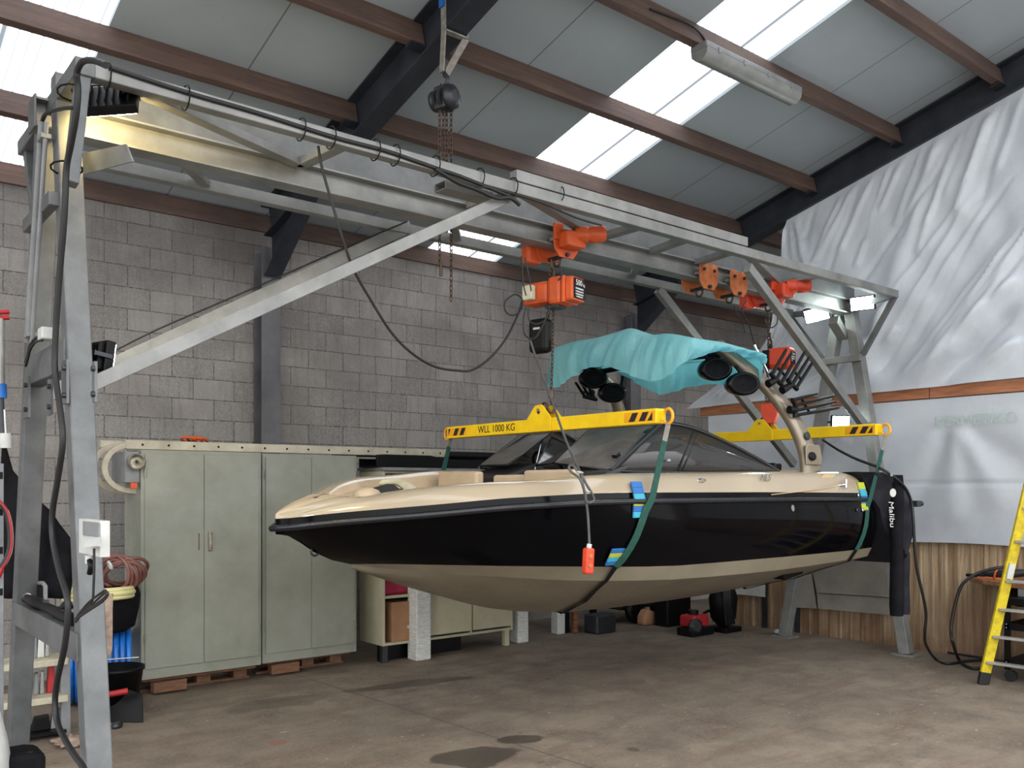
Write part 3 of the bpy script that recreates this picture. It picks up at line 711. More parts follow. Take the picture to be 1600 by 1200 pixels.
M['ivory'] = mat('ivory_box', (206,204,178), .5, 0, .1, 8)
M['lettering'] = mat('white_lettering', (226,226,222), .5, 0, .1, 30)
M['blackletter'] = mat('black_lettering', (26,24,22), .5, 0, .1, 30)
h1, c1, Y1 = hoist(hu1, 3.18, 'orange electric chain hoist marked 500 kg above the front yellow beam', M['orange'], '500', True)
def plate(par, c, n, w, h, lines):
    n = Vector(n).normalized(); r = V(0,0,1).cross(n).normalized(); t = n.cross(r)
    pl = MB().obox(c, r*(w/2), t*(h/2), n*.002).build('data_plate', M['black'], par)
    for body, dx, dz, s_ in lines:
        if isinstance(body, str): text_mb(body, c+n*.004+r*dx+t*dz, r, t, s_, .0006).build('lettering', M['lettering'], pl)
        else:                                     # small print too fine to read in the photograph: a row of short strokes
            q = MB(); x = -body/2
            for i in range(7):
                w_ = body/7*(.55+.35*((i*37) % 5)/5); q.obox(c+n*.0025+r*(dx+x+w_/2)+t*dz, r*(w_/2), t*(s_/2), n*.0005); x += body/7
            q.build('small_print', M['lettering'], pl)
plate(h1, c1+AX*.2525, AX, .15, .15, (('500', -.012, .042, .060), ('kg', .055, .035, .03), (.11, 0, .0, .012), (.11, 0, -.022, .010), (.11, 0, -.042, .010), (.09, 0, -.06, .009)))
b = MB(); bag = c1-V(0,0,.315)-AX*.10
b.obox(bag, AX*.085, Y1*.055, V(0,0,.135)); b.build('chain_bag', M['black'], h1, bev=.035)
b = MB(); b.obox(bag-Y1*.057+V(0,0,.05), AX*.03, Y1*.001, V(0,0,.008)); b.build('bag_label', M['white'], h1)
b = MB(); b.chain(c1-AX*.02-V(0,0,.11), c1-AX*.03-V(0,0,.2)); b.chain(V(hu1,VG,3.07)+AX*.02, V(hu1,VG,2.43)); b.build('load_chain', M['chainsteel'], h1)
b = MB(); hc = V(hu1, VG, 2.335); hook(b, hc+V(0,0,.0), (1,0,0), .036, .012); b.build('load_hook', M['chainsteel'], h1)
b = MB(); b.cyl(hc+V(0,0,.045), hc+V(0,0,.10), .022, 12); b.build('hook_block', M['brass'] if 'brass' in M else M['chainsteel'], h1, bev=.003)
# loops of flex round the hoist
for k2, pl in enumerate(([(800,462),(790,470),(789,484),(797,492),(809,490),(817,478),(815,466),(806,460),(800,462)],
           [(822,478),(818,500),(819,520),(826,528),(836,528),(846,512),(854,495),(858,480)],
           [(826,480),(826,498),(834,506),(846,504),(854,496),(858,482)], [(815,400),(816,420),(818,445),(822,462)], [(820,402),(825,425),(828,440),(830,455)],
           [(872,408),(876,420),(877,432),(872,438)])):
    pts = [P(x, y, v=VG-.10-.02*k2) for x, y in pl]
    MB().tube(curve_pts(pts, 5), .006, 6).build('flex', M['rubber'] if k2 < 3 or k2 == 5 else M['brownflex'], h1) if 'brownflex' in M else MB().tube(curve_pts(pts, 5), .006, 6).build('flex', M['rubber'], h1)
h2, c2, Y2 = hoist(hu2, 2.93, 'red-orange electric hoist with black centre band above the rear yellow beam', M['redorange'], '2', False)
plate(h2, c2+AX*.2205, AX, .13, .12, (('2', -.025, .036, .034), (.035, .02, .036, .014), (.09, 0, .010, .011), (.10, 0, -.010, .010), (.09, 0, -.028, .010), (.06, 0, -.044, .008)))
for dx, dz in ((-.08, -.36), (-.03, -.30), (.02, -.34)):
    b = MB(); b.chain(c2+AX*dx-V(0,0,.09), V(hu2,VG,2.47)+AX*dx*.4); b.build('load_chain', M['chainsteel'], h2)
b = MB(); b.chain(c2-AX*.02+V(0,0,.10), V(hu2-.03, VG, 3.40)); b.build('suspension_chain', M['chainsteel'], h2)
hb = V(hu2, VG, 2.42)
b = MB(); b.prism([(-.085,.085),(.085,.085),(.085,.0),(.045,-.11),(-.045,-.11),(-.085,0)], hb-Y2*.04, AX, (0,0,1), Y2*.08); b.build('hook_block', M['redorange'], h2, bev=.008)
b = MB(); hook(b, hb+V(0,0,-.17), (1,0,0), .038, .013); b.build('load_hook', M['chainsteel'], h2)
for k2, pl in enumerate(([(1166,470),(1160,485),(1166,500),(1172,512),(1178,535),(1190,560),(1200,590)], [(1215,490),(1214,505),(1206,512),(1198,508),(1195,498)], [(1148,478),(1152,492),(1160,505),(1164,520)])):
    pts = [P(x, y, v=VG-.14) for x, y in pl]; MB().tube(curve_pts(pts, 5), .006, 6).build('flex', M['rubber'], h2)
# ------------------------------------------------------------------ spreader beams
def spreader(u, zc, label, near_text):
    t = thing('spreader_beam', label, 'spreader beam', (u, 5.16, zc), 'yellow spreader beams')
    L0, L1 = 3.98, 6.40
    MB().box(u-.05, u+.05, L0, L1, zc-.05, zc+.05).build('beam', M['yellow'], t, bev=.006)
    for s_ in (-1, 1):
        b = MB(); b.prism([(-.14,-.05),(.14,-.05),(.14,.05),(.055,.14),(.035,.155),(-.035,.155),(-.055,.14),(-.14,.05)], (u+s_*.053, 5.16, zc), (0,1,0), (0,0,1), (s_*.008,0,0)); b.build('lifting_lug', M['yellow'], t, bev=.002)
    MB().cyl((u-.07, 5.16, zc+.115), (u+.07, 5.16, zc+.115), .013, 10).build('lug_pin', M['steel'], t)
    MB().ring((u, 5.16, zc+.14), (1,0,0), .034, .010, 14, 7).build('shackle', M['chainsteel'], t)
    for vv, s_ in ((L0, -1), (L1, 1)):
        MB().box(u-.012, u+.012, min(vv, vv+s_*.03), max(vv, vv+s_*.03), zc-.03, zc+.03).build('end_tab', M['yellow'], t)
        MB().ring((u, vv+s_*.062, zc-.005), (1,0,0), .040, .011, 16, 7, ey=1.25).build('end_ring', M['yelloworange'], t)
        # hazard flashes on the face
        f = MB(); a0, a1 = (vv, vv+.30) if s_ < 0 else (vv-.30, vv); f.box(u-.0515, u-.05, min(a0,a1)+.01, max(a0,a1)-.01, zc-.034, zc+.034); fl = f.build('hazard_strip', M['yelloworange'], t)
        for i in range(3):
            y = vv-s_*(.03+.095*i); f = MB(); w_ = .055
            if i == 0: poly = [(-.0,-.03),(-.0,.03),(-s_*.05,-.03)]
            else: poly = [(0,-.03),(-w_,-.03),(-w_-.032,.03),(-.032,.03)]
            if i == 0: poly = [(0,-.03),(0,.028),(-s_*.045,-.03)] if s_ < 0 else [(0,.03),(0,-.028),(-.03,.03)]
            else: poly = [(0,-.03),(w_,-.03),(w_-.035,.03),(-.035,.03)]; y = y-(w_/2)
            f.prism(poly, (u-.0518, y, zc), (0,1,0), (0,0,1), (-.0008,0,0)); f.build('black_flash', M['blackletter'], fl)
    if near_text:
        text_mb('WLL 1000 KG', (u-.0515, 5.70, zc), (0,-1,0), (0,0,1), .082, .0008).build('lettering', M['blackletter'], t)
        MB().prism([(-.02,0),(0,.02),(.02,0),(0,-.02)], (u-.0615, 5.16, zc+.10), (0,1,0), (0,0,1), (-.0006,0,0)).build('stamp_mark', M['blackletter'], t)
    return t
ZS1, ZS2 = 2.175, 2.20
spreader(hu1, ZS1, 'front yellow spreader beam lettered WLL 1000 KG across the bow cockpit', True)
spreader(hu2, ZS2, 'rear yellow spreader beam behind the tower arm at the stern', False)
# ------------------------------------------------------------------ manual chain hoist hanging from the roof frame
rv = 5.28; ru = P(698,200,v=rv).x
zr = roof(rv)-.345
t = thing('manual_chain_hoist', 'dark manual chain hoist hanging from the steel roof beam on a grey sling', 'chain hoist', (ru, rv, zr-.5))
hb0 = P(694,155,v=rv); hz = hb0.z; hx = hb0.x
for s_ in (-1, 1):
    b = MB(); b.cyl((hx, rv+s_*.012, hz), (hx, rv+s_*.045, hz), .085, 20); b.cyl((hx, rv+s_*.045, hz), (hx, rv+s_*.06, hz), .05, 16); b.build('cover', M['gunmetal'], t, bev=.004)
b = MB(); b.lathe([(.05,-.10),(.075,-.09),(.078,-.06),(.06,-.05)], (hx, rv, hz), AX, 18); b.lathe([(.06,.05),(.09,.055),(.085,.085),(.04,.11)], (hx, rv, hz), AX, 18); b.build('hand_wheel', M['gunmetal'], t)
b = MB(); b.obox((hx, rv, hz), AX*.06, V(-AX.y, AX.x, 0)*.06, V(0,0,.085)); b.build('frame', M['gunmetal'], t, bev=.02)
b = MB(); hook(b, V(hx, rv, hz+.16), AX, .036, .013); b.build('top_hook', M['gunmetal'], t)
for x, yb in ((687,415),(693,360),(698,362),(705,470)):
    a = P(x, 172, v=rv); e = P(x-(0 if x > 700 else -2), yb, v=rv); e.x = a.x; b = MB(); b.chain(a, e, .036, .004, .011); b.build('hand_chain' if x in (687,705) else 'load_chain', M['chainsteel'], t)
b = MB(); e = P(689,420,v=rv); b.cyl(e+V(0,0,.05), e-V(0,0,.05), .012, 8); b.build('chain_stop', M['chainsteel'], t)
s = thing('round_sling', 'grey lifting sling with a blue tag looped over the steel roof beam', 'sling', (ru, rv, hz+.2))
top = hz+.19
b = MB(); zt = roof(rv)-.34
L_ = [V(hx-.02, rv, top), V(UF-.10, rv, zt-.02), V(UF-.105, rv, zt+.3)]; R_ = [V(hx+.02, rv, top), V(UF+.10, rv, zt-.02), V(UF+.105, rv, zt+.3)]
for q in (L_, R_):
    for a, e in zip(q[:-1], q[1:]): b.bar(a, e, .05, .012, up=(1,0,0) if abs((e-a).x) < .02 else (0,1,0))
b.bar((UF-.10, rv, zt-.024), (UF+.10, rv, zt-.024), .05, .012)
b.build('strap', M['grey_sling'], s)
b = MB(); b.bar((UF-.118, rv, zt+.14), (UF-.118, rv, zt+.26), .056, .014, up=(1,0,0)); b.build('blue_tag', M['blue'], s)
# ================================================================== the boat
VC = 5.16; UB = 2.33; UT = 7.46
boat = thing('wakeboard_boat', 'tan and black wakeboard boat slung in mid-air under the grey gantry', 'boat', (4.9, VC, .70))
M['gelblack'] = mat('black_gelcoat', (7,7,10), .08, 0, .2, 2, spec=.09, rvar=.01)
M['gelblack2'] = mat('black_trim_band', (7,7,9), .14, 0, .2, 2, spec=.12, rvar=.02)
M['geltan'] = mat('tan_gelcoat', (168,153,130), .16, 0, .06, 1.5, coat=.6, rvar=.02)
M['tanbottom'] = mat('tan_hull_bottom', (130,122,104), .4, 0, .14, 3, (114,106,90), coat=.1)
M['tanvinyl'] = mat('tan_vinyl', (194,172,144), .5, 0, .1, 4)
M['creamvinyl'] = mat('cream_vinyl', (214,206,176), .45, 0, .08, 6)
M['darkvinyl'] = mat('dark_vinyl', (42,40,40), .5, 0, .2, 6)
M['tower'] = mat('tower_bronze', (142,130,112), .32, .35, .1, 5, coat=.3)
M['frameblack'] = mat('window_frame', (18,18,20), .3, .2, .2, 8)
M['chrome'] = mat('chrome', (205,205,208), .12, 1., .08, 12)
M['railmat'] = mat('rub_rail', (30,31,36), .28, .1, .2, 6, rvar=.03)
M['podblack'] = mat('pod_gloss', (8,8,10), .2, 0, .2, 6, spec=.25)
def glass_mat():
    m, n = nt('smoked_glass'); co = coord(n); f = noise(n, co, 3)
    col = mixc(n, math_(n, 'MULTIPLY', f, .2), (.045,.043,.042,1), (.075,.07,.068,1))
    b = bsdf(n, col, .04, 0, spec=.6)
    t = n.nodes.new('ShaderNodeBsdfTransparent'); t.inputs[0].default_value = (.62,.61,.60,1)
    mx = n.nodes.new('ShaderNodeMixShader'); mx.inputs[0].default_value = .62
    n.links.new(t.outputs[0], mx.inputs[1]); n.links.new(b, mx.inputs[2]); out(n, mx.outputs[0]); return m
M['smoke'] = glass_mat()
kw = [(2.33,.0),(2.36,.085),(2.45,.21),(2.6,.36),(2.85,.60),(3.2,.86),(3.6,1.06),(4.0,1.16),(4.5,1.20),(6.0,1.20),(7.0,1.17),(7.3,1.13),(7.46,1.08)]
kzr = [(2.33,1.442),(2.53,1.475),(3.0,1.53),(3.5,1.578),(4.2,1.602),(5.5,1.60),(7.46,1.585)]
kzd = [(2.33,1.505),(2.5,1.578),(2.75,1.64),(3.03,1.697),(3.35,1.729),(3.77,1.753),(4.2,1.79),(5.0,1.805),(6.0,1.822),(7.0,1.826),(7.2,1.80),(7.35,1.72),(7.46,1.64)]
kzk = [(2.33,1.41),(2.42,1.395),(2.6,1.285),(2.85,1.195),(3.1,1.08),(3.62,.915),(3.95,.82),(4.53,.735),(5.2,.705),(6.0,.71),(7.46,.76)]
kzb = [(2.33,1.41),(2.42,1.395),(2.6,1.285),(2.85,1.197),(3.1,1.206),(3.7,1.195),(4.9,1.155),(5.8,1.155),(7.46,1.165)]
kwb = [(2.33,.0),(2.42,.012),(2.6,.02),(2.85,.004),(3.1,.36),(3.4,.66),(3.8,.92),(4.3,1.06),(5.0,1.12),(7.0,1.12),(7.46,1.06)]
kzc = [(2.33,1.41),(2.42,1.395),(2.6,1.285),(2.85,1.196),(3.1,1.16),(3.5,1.125),(4.03,1.085),(5.0,1.05),(5.8,1.045),(7.46,1.085)]
kwc = [(2.33,.0),(2.42,.008),(2.6,.003),(2.85,.003),(3.1,.24),(3.4,.52),(3.8,.80),(4.3,.98),(5.0,1.06),(7.0,1.06),(7.46,1.02)]
ST = [2.33,2.345,2.37,2.42,2.5,2.6,2.72,2.85,2.97,3.1,3.25,3.4,3.6,3.8,4.0,4.25,4.5,4.8,5.2,5.6,6.0,6.4,6.8,7.0,7.15,7.3,7.4,7.46]
def hull_pt(u, s_, part):
    """points of half a section, s_ = -1 near side, +1 far side"""
    w, zr, zk, zb, wb, zc, wc = (cub(k_, u) for k_ in (kw, kzr, kzk, kzb, kwb, kzc, kwc))
    if part == 'side':
        pts = []
        for t in (0, .12, .3, .5, .7, .86, 1):
            bul = math.sin(t*math.pi)*.035*clamp((u-3.2)/1.0)
            f = t**(.72 if u < 3.4 else .85)
            pts.append((wb+(w-wb)*f+bul, zb+(zr-zb)*t))
        return [V(u, VC+s_*a, b) for a, b in pts]
    if part == 'bottom':
        pts = []
        for t in (0, .25, .5, .75, 1):
            pts.append((wc*t, zk+(zc-zk)*(t**1.05)-.03*math.sin(t*math.pi)*clamp((3.9-u)/1.2)))
        strake = clamp((u-3.3)/.8)
        pts[2] = (pts[2][0], pts[2][1]-.018*strake)
        pts.append((wb, zb))
        return [V(u, VC+s_*a, b) for a, b in pts]
sb, bt = MB(), MB()
for s_ in (-1, 1):
    sb.grid([hull_pt(u, s_, 'side') for u in ST]); bt.grid([hull_pt(u, s_, 'bottom')[:5] for u in ST if u >= 2.85]); bt.grid([hull_pt(u, s_, 'bottom')[4:] for u in ST if u >= 2.85])
# transom
near = hull_pt(UT, -1, 'side'); far = hull_pt(UT, 1, 'side')
sb.add(near+far[::-1], [tuple(range(len(near)*2))])
nb = hull_pt(UT, -1, 'bottom'); fb = hull_pt(UT, 1, 'bottom'); bt.add(nb+fb[::-1][:-1], [tuple(range(len(nb)+len(fb)-1))])
sb.build('hull_side', M['gelblack'], boat); bt.build('hull_bottom', M['tanbottom'], boat)
# rub rail
rp = [V(u, VC-cub(kw,u)-.008, cub(kzr,u)+.005) for u in reversed(ST[1:])]+[V(UB-.025, VC, 1.445)]+[V(u, VC+cub(kw,u)+.008, cub(kzr,u)+.005) for u in ST[1:]]
MB().tube(rp, .021, 8).build('rub_rail', M['railmat'], boat)
rp2 = [p+V(0, -.016 if p.y < VC else .016, .010) for p in rp if p.x > 2.6]
n2 = len(rp2)//2
b = MB(); b.tube(rp2[:n2], .006, 6); b.tube(rp2[n2:], .006, 6); b.build('rail_insert', M['chrome_dull'] if 'chrome_dull' in M else M['gunmetal'], boat)
# black band and deck
def opn(u): return sstep(2.66, 2.82, u)*(1-sstep(6.85, 7.0, u))
def deck(u, s_):
    w, zr, zd = cub(kw, u), cub(kzr, u), cub(kzd, u); k_ = min(1, w/.6)
    if s_ > 0: zd += .048*sstep(2.5, 3.4, u)
    o_ = opn(u)
    P1 = (max(0, w-.012*k_), zr+.062); P1b = (max(0, w-.045*k_), zr+.062+(zd-zr-.062)*.62); P2 = (max(0, w-.085*k_), zd-.016); P3 = (max(0, w-.14*k_), zd)
    wi = max(0, w-.26*k_)
    zf = zd-.075+(1.28-zd+.075)*sstep(3.26, 3.42, u)
    closed = [(w*.72, zd+.012), (w*.5, zd+.024), (w*.45, zd+.026), (w*.4, zd+.03), (0, zd+.034)]
    opened = [(wi, zd-.004), (wi-.03, zd-.03), (wi-.045, max(zf, zd-.16)+.002), (wi-.06, zf), (0, zf)]
    rest = [(a[0]+(b_[0]-a[0])*o_, a[1]+(b_[1]-a[1])*o_) for a, b_ in zip(closed, opened)]
    return [V(u, VC+s_*a, z) for a, z in [P1, P1b, P2, P3]+rest], [V(u, VC+s_*a, z) for a, z in ((w, zr), P1)]
band, dk, well = MB(), MB(), MB()
STD = ST[:6]+[2.66,2.70,2.74,2.78,2.82,2.9,2.97,3.03,3.1,3.16,3.2,3.24,3.28,3.32,3.36]+ST[11:22]+[6.8,6.88,6.94,7.0,7.08,7.15,7.22,7.3,7.36,7.42,7.46]
for s_ in (-1, 1):
    D = [deck(u, s_) for u in STD]
    band.grid([d[1] for d in D]); dk.grid([d[0][:6] for d in D]); well.grid([d[0][5:] for d in D])
band.build('black_band', M['gelblack2'], boat)
d0 = [deck(UT, s_)[0] for s_ in (-1, 1)]
dk.add(d0[0]+d0[1][::-1], [tuple(range(18))])
d1 = [deck(UT, s_)[1] for s_ in (-1, 1)]
dk.add([d1[0][0], d1[0][1], d1[1][1], d1[1][0]], [(0,1,2,3)])
dk.build('deck', M['geltan'], boat); well.build('cockpit_liner', M['tanvinyl'], boat)
# bow nose trim, cleats, bow eye
b = MB(); b.prism([(-.05,-.035),(.05,-.03),(.04,.03),(-.04,.035)], V(2.62, VC-.02, 1.63), (1,0,.15), (0,1,0), (0,0,.012)); b.build('bow_cleat', M['gunmetal'], boat, bev=.004)
MB().ring(P(492,862,v=VC), (0,1,0), .026, .008, 14, 6).build('bow_eye', M['gunmetal'], boat)
def cushion(x0, x1, v0, v1, z0, z1, m, name, be=.03): return MB().box(x0, x1, v0, v1, z0, z1).build(name, m, boat, bev=be)
# bow seating: bolster, dark step pad, side seats
oe = [P(600,751,v=5.58), P(628,752,v=5.35), P(646,761,v=4.95), P(654,770,v=4.64)]; ie = [P(592,757,v=5.54), P(617,756,v=5.30), P(631,765,v=4.93), P(634,772,v=4.68)]
oe, ie = curve_pts(oe, 5), curve_pts(ie, 5)
MB().grid([[b_, b_+(a-b_)*.5+V(0,0,.012), a] for a, b_ in zip(oe, ie)]).build('bow_bolster', M['creamvinyl'], boat, solid=.025)
c = P(574,771,v=5.02); MB().lathe([(0,.045),(.05,.04),(.10,.025),(.125,0),(.12,-.05)], c-V(0,0,.005), (0,0,1), 20, .7, cap=False).build('bow_hump', M['tanvinyl'], boat)
p = [P(598,774,v=4.95), P(582,763,v=5.35), P(612,755,v=5.45), P(632,770,v=4.75)]; p = [q-V(0,0,.015) for q in p]
b = MB(); b.add(p+[q+V(0,0,.02) for q in p], [(3,2,1,0),(4,5,6,7),(0,1,5,4),(1,2,6,5),(2,3,7,6),(3,0,4,7)]); b.build('step_pad', M['darkvinyl'], boat, bev=.005)
for s_ in (-1, 1):
    b = MB(); b.grid([[V(u, VC+s_*(cub(kw,u)-.32-.22*t), 1.50+.02*math.sin(math.pi*t)+.0*u) for t in (0,.3,.7,1)] for u in (3.5,3.6,3.7,3.9,4.0)]); b.build('bow_seat', M['tanvinyl'], boat, solid=.08)
# bulkhead between bow and cockpit: two consoles, walk-through between them
for s_, nm in ((-1, 0), (1, 1)):
    v0, v1 = sorted((VC+s_*.28, VC+s_*.80))
    MB().box(4.08, 4.16, v0, v1, 1.30, 1.82).build('bulkhead', M['tanvinyl'], boat, bev=.02)
    b = MB(); b.prism([(4.38,1.30),(4.38,1.80),(4.70,1.89),(4.95,1.80),(4.92,1.30)], (0, v0, 0), (1,0,0), (0,0,1), (0, v1-v0, 0)); b.build('console', M['darkvinyl'], boat, bev=.03)
MB().box(4.10, 4.15, VC-.29, VC+.1, 1.30, 1.79).build('walkway_door', M['tanvinyl'], boat, bev=.02)
MB().box(5.2, 5.35, VC+.35, VC+.85, 1.30, 1.86).build('seat_back', M['darkvinyl'], boat, bev=.05)
MB().box(4.95, 5.35, VC+.35, VC+.85, 1.28, 1.55).build('seat', M['darkvinyl'], boat, bev=.05)
MB().box(5.6, 6.8, VC-.85, VC-.4, 1.28, 1.55).build('lounge_seat', M['darkvinyl'], boat, bev=.05)
MB().box(6.3, 6.85, VC-.4, VC+.85, 1.28, 1.6).build('lounge_seat', M['darkvinyl'], boat, bev=.05)
MB().box(6.86, 7.02, VC-.9, VC+.9, 1.3, 1.80).build('engine_cover', M['darkvinyl'], boat, bev=.04)
MB().ring((5.02, VC+.5, 1.86), (.8,0,.6), .17, .014, 20, 6).build('steering_wheel', M['black'], boat)
# windscreen: two raked front panes with the centre open, curved side panes
M['greyglass'] = mat('glass_painted_reflection', (92,86,80), .38, 0, .3, 9, (66,62,58), spec=.3)  # opaque grey colour stands in for the reflection on the front panes
def pane(quad, name, fr=.016):
    m_ = MB(); m_.add(quad, [tuple(range(len(quad)))]); o = m_.build(name, M['greyglass'] if name == 'windscreen_pane' else M['smoke'], boat, solid=.006)
    return o
ql = [P(865,724,u=4.40), P(953,735,v=4.40), P(1026,664,v=4.46), P(920,672,u=4.97)]
qr = [P(749,728,v=5.92), P(794,726,u=4.40), P(860,678,u=4.96), P(811,681,u=4.98)]
for q in (ql, qr):
    pn_ = pane(q, 'windscreen_pane'); MB().tube(q, .008, 6, closed=True).build('frame', M['frameblack'], pn_)
# the swung-open centre pane
qc = [P(838,727,u=4.50), P(866,722,u=4.56), P(893,699,u=4.90), P(862,684,u=5.02)]
pn_ = pane(qc, 'centre_pane'); MB().tube(qc, .010, 6, closed=True).build('frame', M['frameblack'], pn_)
MB().tube([P(836,735,u=4.45), P(847,688,u=4.88)], .008, 6).build('stay', M['chrome'], boat)
# side panes
def side(s_):
    tp = [(1029,663,4.46),(1045,662,4.44),(1078,668,4.40),(1112,681,4.36),(1150,699,4.31),(1185,718,4.26),(1216,736,4.20)]
    bp = [(953,736,4.40),(992,737,4.33),(1034,737,4.28),(1082,738,4.25),(1130,738,4.23),(1176,738,4.21),(1217,738,4.20)]
    top = curve_pts([P(x, y, v=v) for x, y, v in tp], 5); bot = curve_pts([P(x, y, v=v) for x, y, v in bp], 5)
    rows = []
    for a, e in zip(top, bot): m_ = (a+e)/2; rows.append([e, V(m_.x, m_.y-.02, m_.z), a])
    if s_ > 0: rows = [[V(p.x, 2*VC-p.y, p.z+.05) for p in r] for r in rows]
    o = MB().grid(rows).build('side_pane', M['smoke'], boat, solid=.006)
    top = [r[2] for r in rows]; bot = [r[0] for r in rows]
    MB().tube(top, .018, 8).build('frame', M['frameblack'], o)
    MB().tube(bot, .013, 6).build('lower_frame', M['frameblack'], o)
    if s_ < 0:
        b = MB()
        for dx in (0, 7): b.tube([P(1060+dx, 735, v=4.255), P(1070+dx, 708, v=4.30), P(1084+dx, 672+dx*.4, v=4.385)], .006, 5)
        b.build('mullion', M['frameblack'], o)
    return o, rows
pn1, rws = side(-1); side(1)
MB().bar(P(953,737,v=4.39), P(1032,662,v=4.45), .045, .035).build('pillar', M['frameblack'], boat, bev=.008)
for x, y in ((963,712),(1012,676)): c = P(x, y, v=4.47); MB().obox(c, V(.02,0,.012), V(0,.02,0), V(-.008,0,.016)).build('hinge', M['frameblack'], boat)
c = P(1045,719,v=4.27); MB().lathe([(.02,0),(.02,.002)], c, (0,-1,0), 12, .5).build('glass_badge', M['chrome'], boat)
# dash fixtures
c = P(1213,727,v=4.3); MB().box(c.x-.05, c.x+.06, 4.28, 4.38, 1.83, 1.90).build('mirror_bracket', M['black'], boat, bev=.02)
# fittings on the near side
def badge(x, y, v, r, ell, m, name, d=.006, par=boat): return MB().lathe([(r*.6,0),(r,.0),(r*.92,d),(r*.5,d*1.3)], P(x, y, v=v), (0,-1,.12), 20, ell).build(name, m, par)
def side_v(x, y):                                 # near-side hull surface under a pixel
    v = 3.96
    for _ in range(6):
        p = P(x, y, v=v); w, zr, zd, zb, wb = (cub(k_, p.x) for k_ in (kw, kzr, kzd, kzb, kwb))
        if p.z > zr+.06: t = clamp((p.z-zr-.062)/(zd-zr-.062)); hw = w-.012-.07*t
        elif p.z > zr: hw = w-.006
        else:
            t = clamp((p.z-zb)/(zr-zb)); hw = wb+(w-wb)*(t**.85)+math.sin(t*math.pi)*.035
        v = VC-hw
    return v
for x, y, r, e, m, nme in ((1096,752,.055,.40,'chrome','thru_hull_vent'),(1345,759,.05,.95,'chrome','stern_emblem'),(1348,797,.018,1,'chrome','drain_fitting'),(1339,797,.016,1,'gunmetal','drain_fitting'),(1341,774,.014,1.3,'chrome','small_badge')):
    v = side_v(x, y); badge(x, y, v-.002, r, e, M[m], nme)
v = side_v(1096,752); badge(1096, 752, v-.010, .036, .36, M['tower'], 'vent_insert', .004)
v = side_v(1239,794); o = badge(1239, 794, v-.002, .022, 1.2, M['grey'], 'hull_spot', .001)  # small grey oval on the black hull side
c = P(1318,757,v=side_v(1318,757)-.03); b = MB(); b.cyl(c+V(-.05,.03,-.01), c+V(.0,-.02,.0), .010, 8); b.cyl(c+V(.0,-.02,-.03), c+V(.02,-.01,.04), .012, 8); b.build('side_cleat', M['chrome'], boat)
M['lettertan'] = mat('raised_tan_letters', (150,144,130), .3, .3, .1, 9)
v = side_v(1196,747); text_mb('MLS', P(1196,746,v=v-.03), (1,0,-.02), (0,0,1), .075, .003, shear=.3).build('raised_lettering', M['lettertan'], boat)
p = [P(x, y, v=side_v(x, y)-.004) for x, y in ((1278,752),(1296,752),(1306,741),(1288,741))]
M['tape'] = mat('tan_tape', (196,170,124), .5, 0, .1, 9)
b = MB(); b.add(p+[q+V(0,.004,0) for q in p], [(0,1,2,3),(7,6,5,4),(0,4,5,1),(1,5,6,2),(2,6,7,3),(3,7,4,0)]); b.build('tape_strip', M['tape'], boat)
pts = [P(x, y, v=side_v(x, y)-.008) for x, y in ((1205,773),(1250,768),(1290,763),(1316,758))]
MB().tube(curve_pts(pts, 3), .004, 5).build('mooring_line', M['tape'], boat)
# swim platform, running gear
b = MB(); b.prism([(-1.0,0),(1.0,0),(.86,.52),(-.86,.52)], (UT+.005, VC, 1.33), (0,1,0), (1,0,0), (0,0,.05)); b.build('swim_platform', M['darkvinyl'], boat, bev=.015)
b = MB(); b.prism([(0,0),(.34,.02),(.32,-.03),(.05,-.07)], (6.55, VC-.75, .975), (1,0,0), (0,0,1), (0,.12,0)); b.build('trim_wedge', M['black'], boat, bev=.005)
# ------------------------------------------------------------------ tower
def tower_arm(s_):
    path = [P(1267,737,v=4.14), P(1262,710,v=4.15), P(1253,684,v=4.17), P(1241,660,v=4.20), P(1227,639,v=4.24), P(1211,618,v=4.28), P(1195,601,v=4.32), P(1176,584,v=4.37), P(1156,568,v=4.40), P(1139,554,v=4.42), P(1122,540,v=4.43)]
    wd = [.125,.098,.084,.075,.068,.062,.057,.054,.052,.05,.05]
    pp = curve_pts(path, 5); rows = []; m_ = len(pp)
    for i, p in enumerate(pp):
        t = (pp[min(i+1, m_-1)]-pp[max(0, i-1)]).normalized(); nrm = V(-t.z, 0, t.x).normalized()
        w_ = wd[min(int(i/5), 10)]+(wd[min(int(i/5)+1, 10)]-wd[min(int(i/5), 10)])*((i % 5)/5); th = .036
        sec = [(-1,-.6),(-.8,-1),(.8,-1),(1,-.6),(1,.6),(.8,1),(-.8,1),(-1,.6),(-1,-.6)]
        row = [p+nrm*(a*w_)+V(0, b_*th, 0) for a, b_ in sec]
        if s_ > 0: row = [V(q.x, 2*VC-q.y, q.z) for q in row]
        rows.append(row)
    b = MB(); b.grid(rows); b.add(rows[0][:8], [tuple(range(8))]); b.add(rows[-1][:8], [tuple(range(8))])
    return b.build('tower_arm', M['tower'], boat)
arm = tower_arm(-1); arm2 = tower_arm(1)
def mir(p): return V(p.x, 2*VC-p.y, p.z)
tops = P(1122,542,v=4.43)
MB().tube([tops, V(tops.x-.02, VC, tops.z+.03), mir(tops)], .03, 10).build('tower_crossbar', M['black'], boat)
b2 = P(1138,553,v=4.42); MB().tube([b2, V(b2.x, VC, b2.z+.03), mir(b2)], .025, 10).build('tower_crossbar', M['black'], boat)
for s_ in (0, 1):
    q = [V(5.26, 4.45, 2.76), V(5.4, 4.45, 2.77), V(tops.x, 4.43, tops.z-.02)]; q = [mir(p) for p in q] if s_ else q
    MB().tube(q, .022, 8).build('canopy_bow', M['black'], boat)
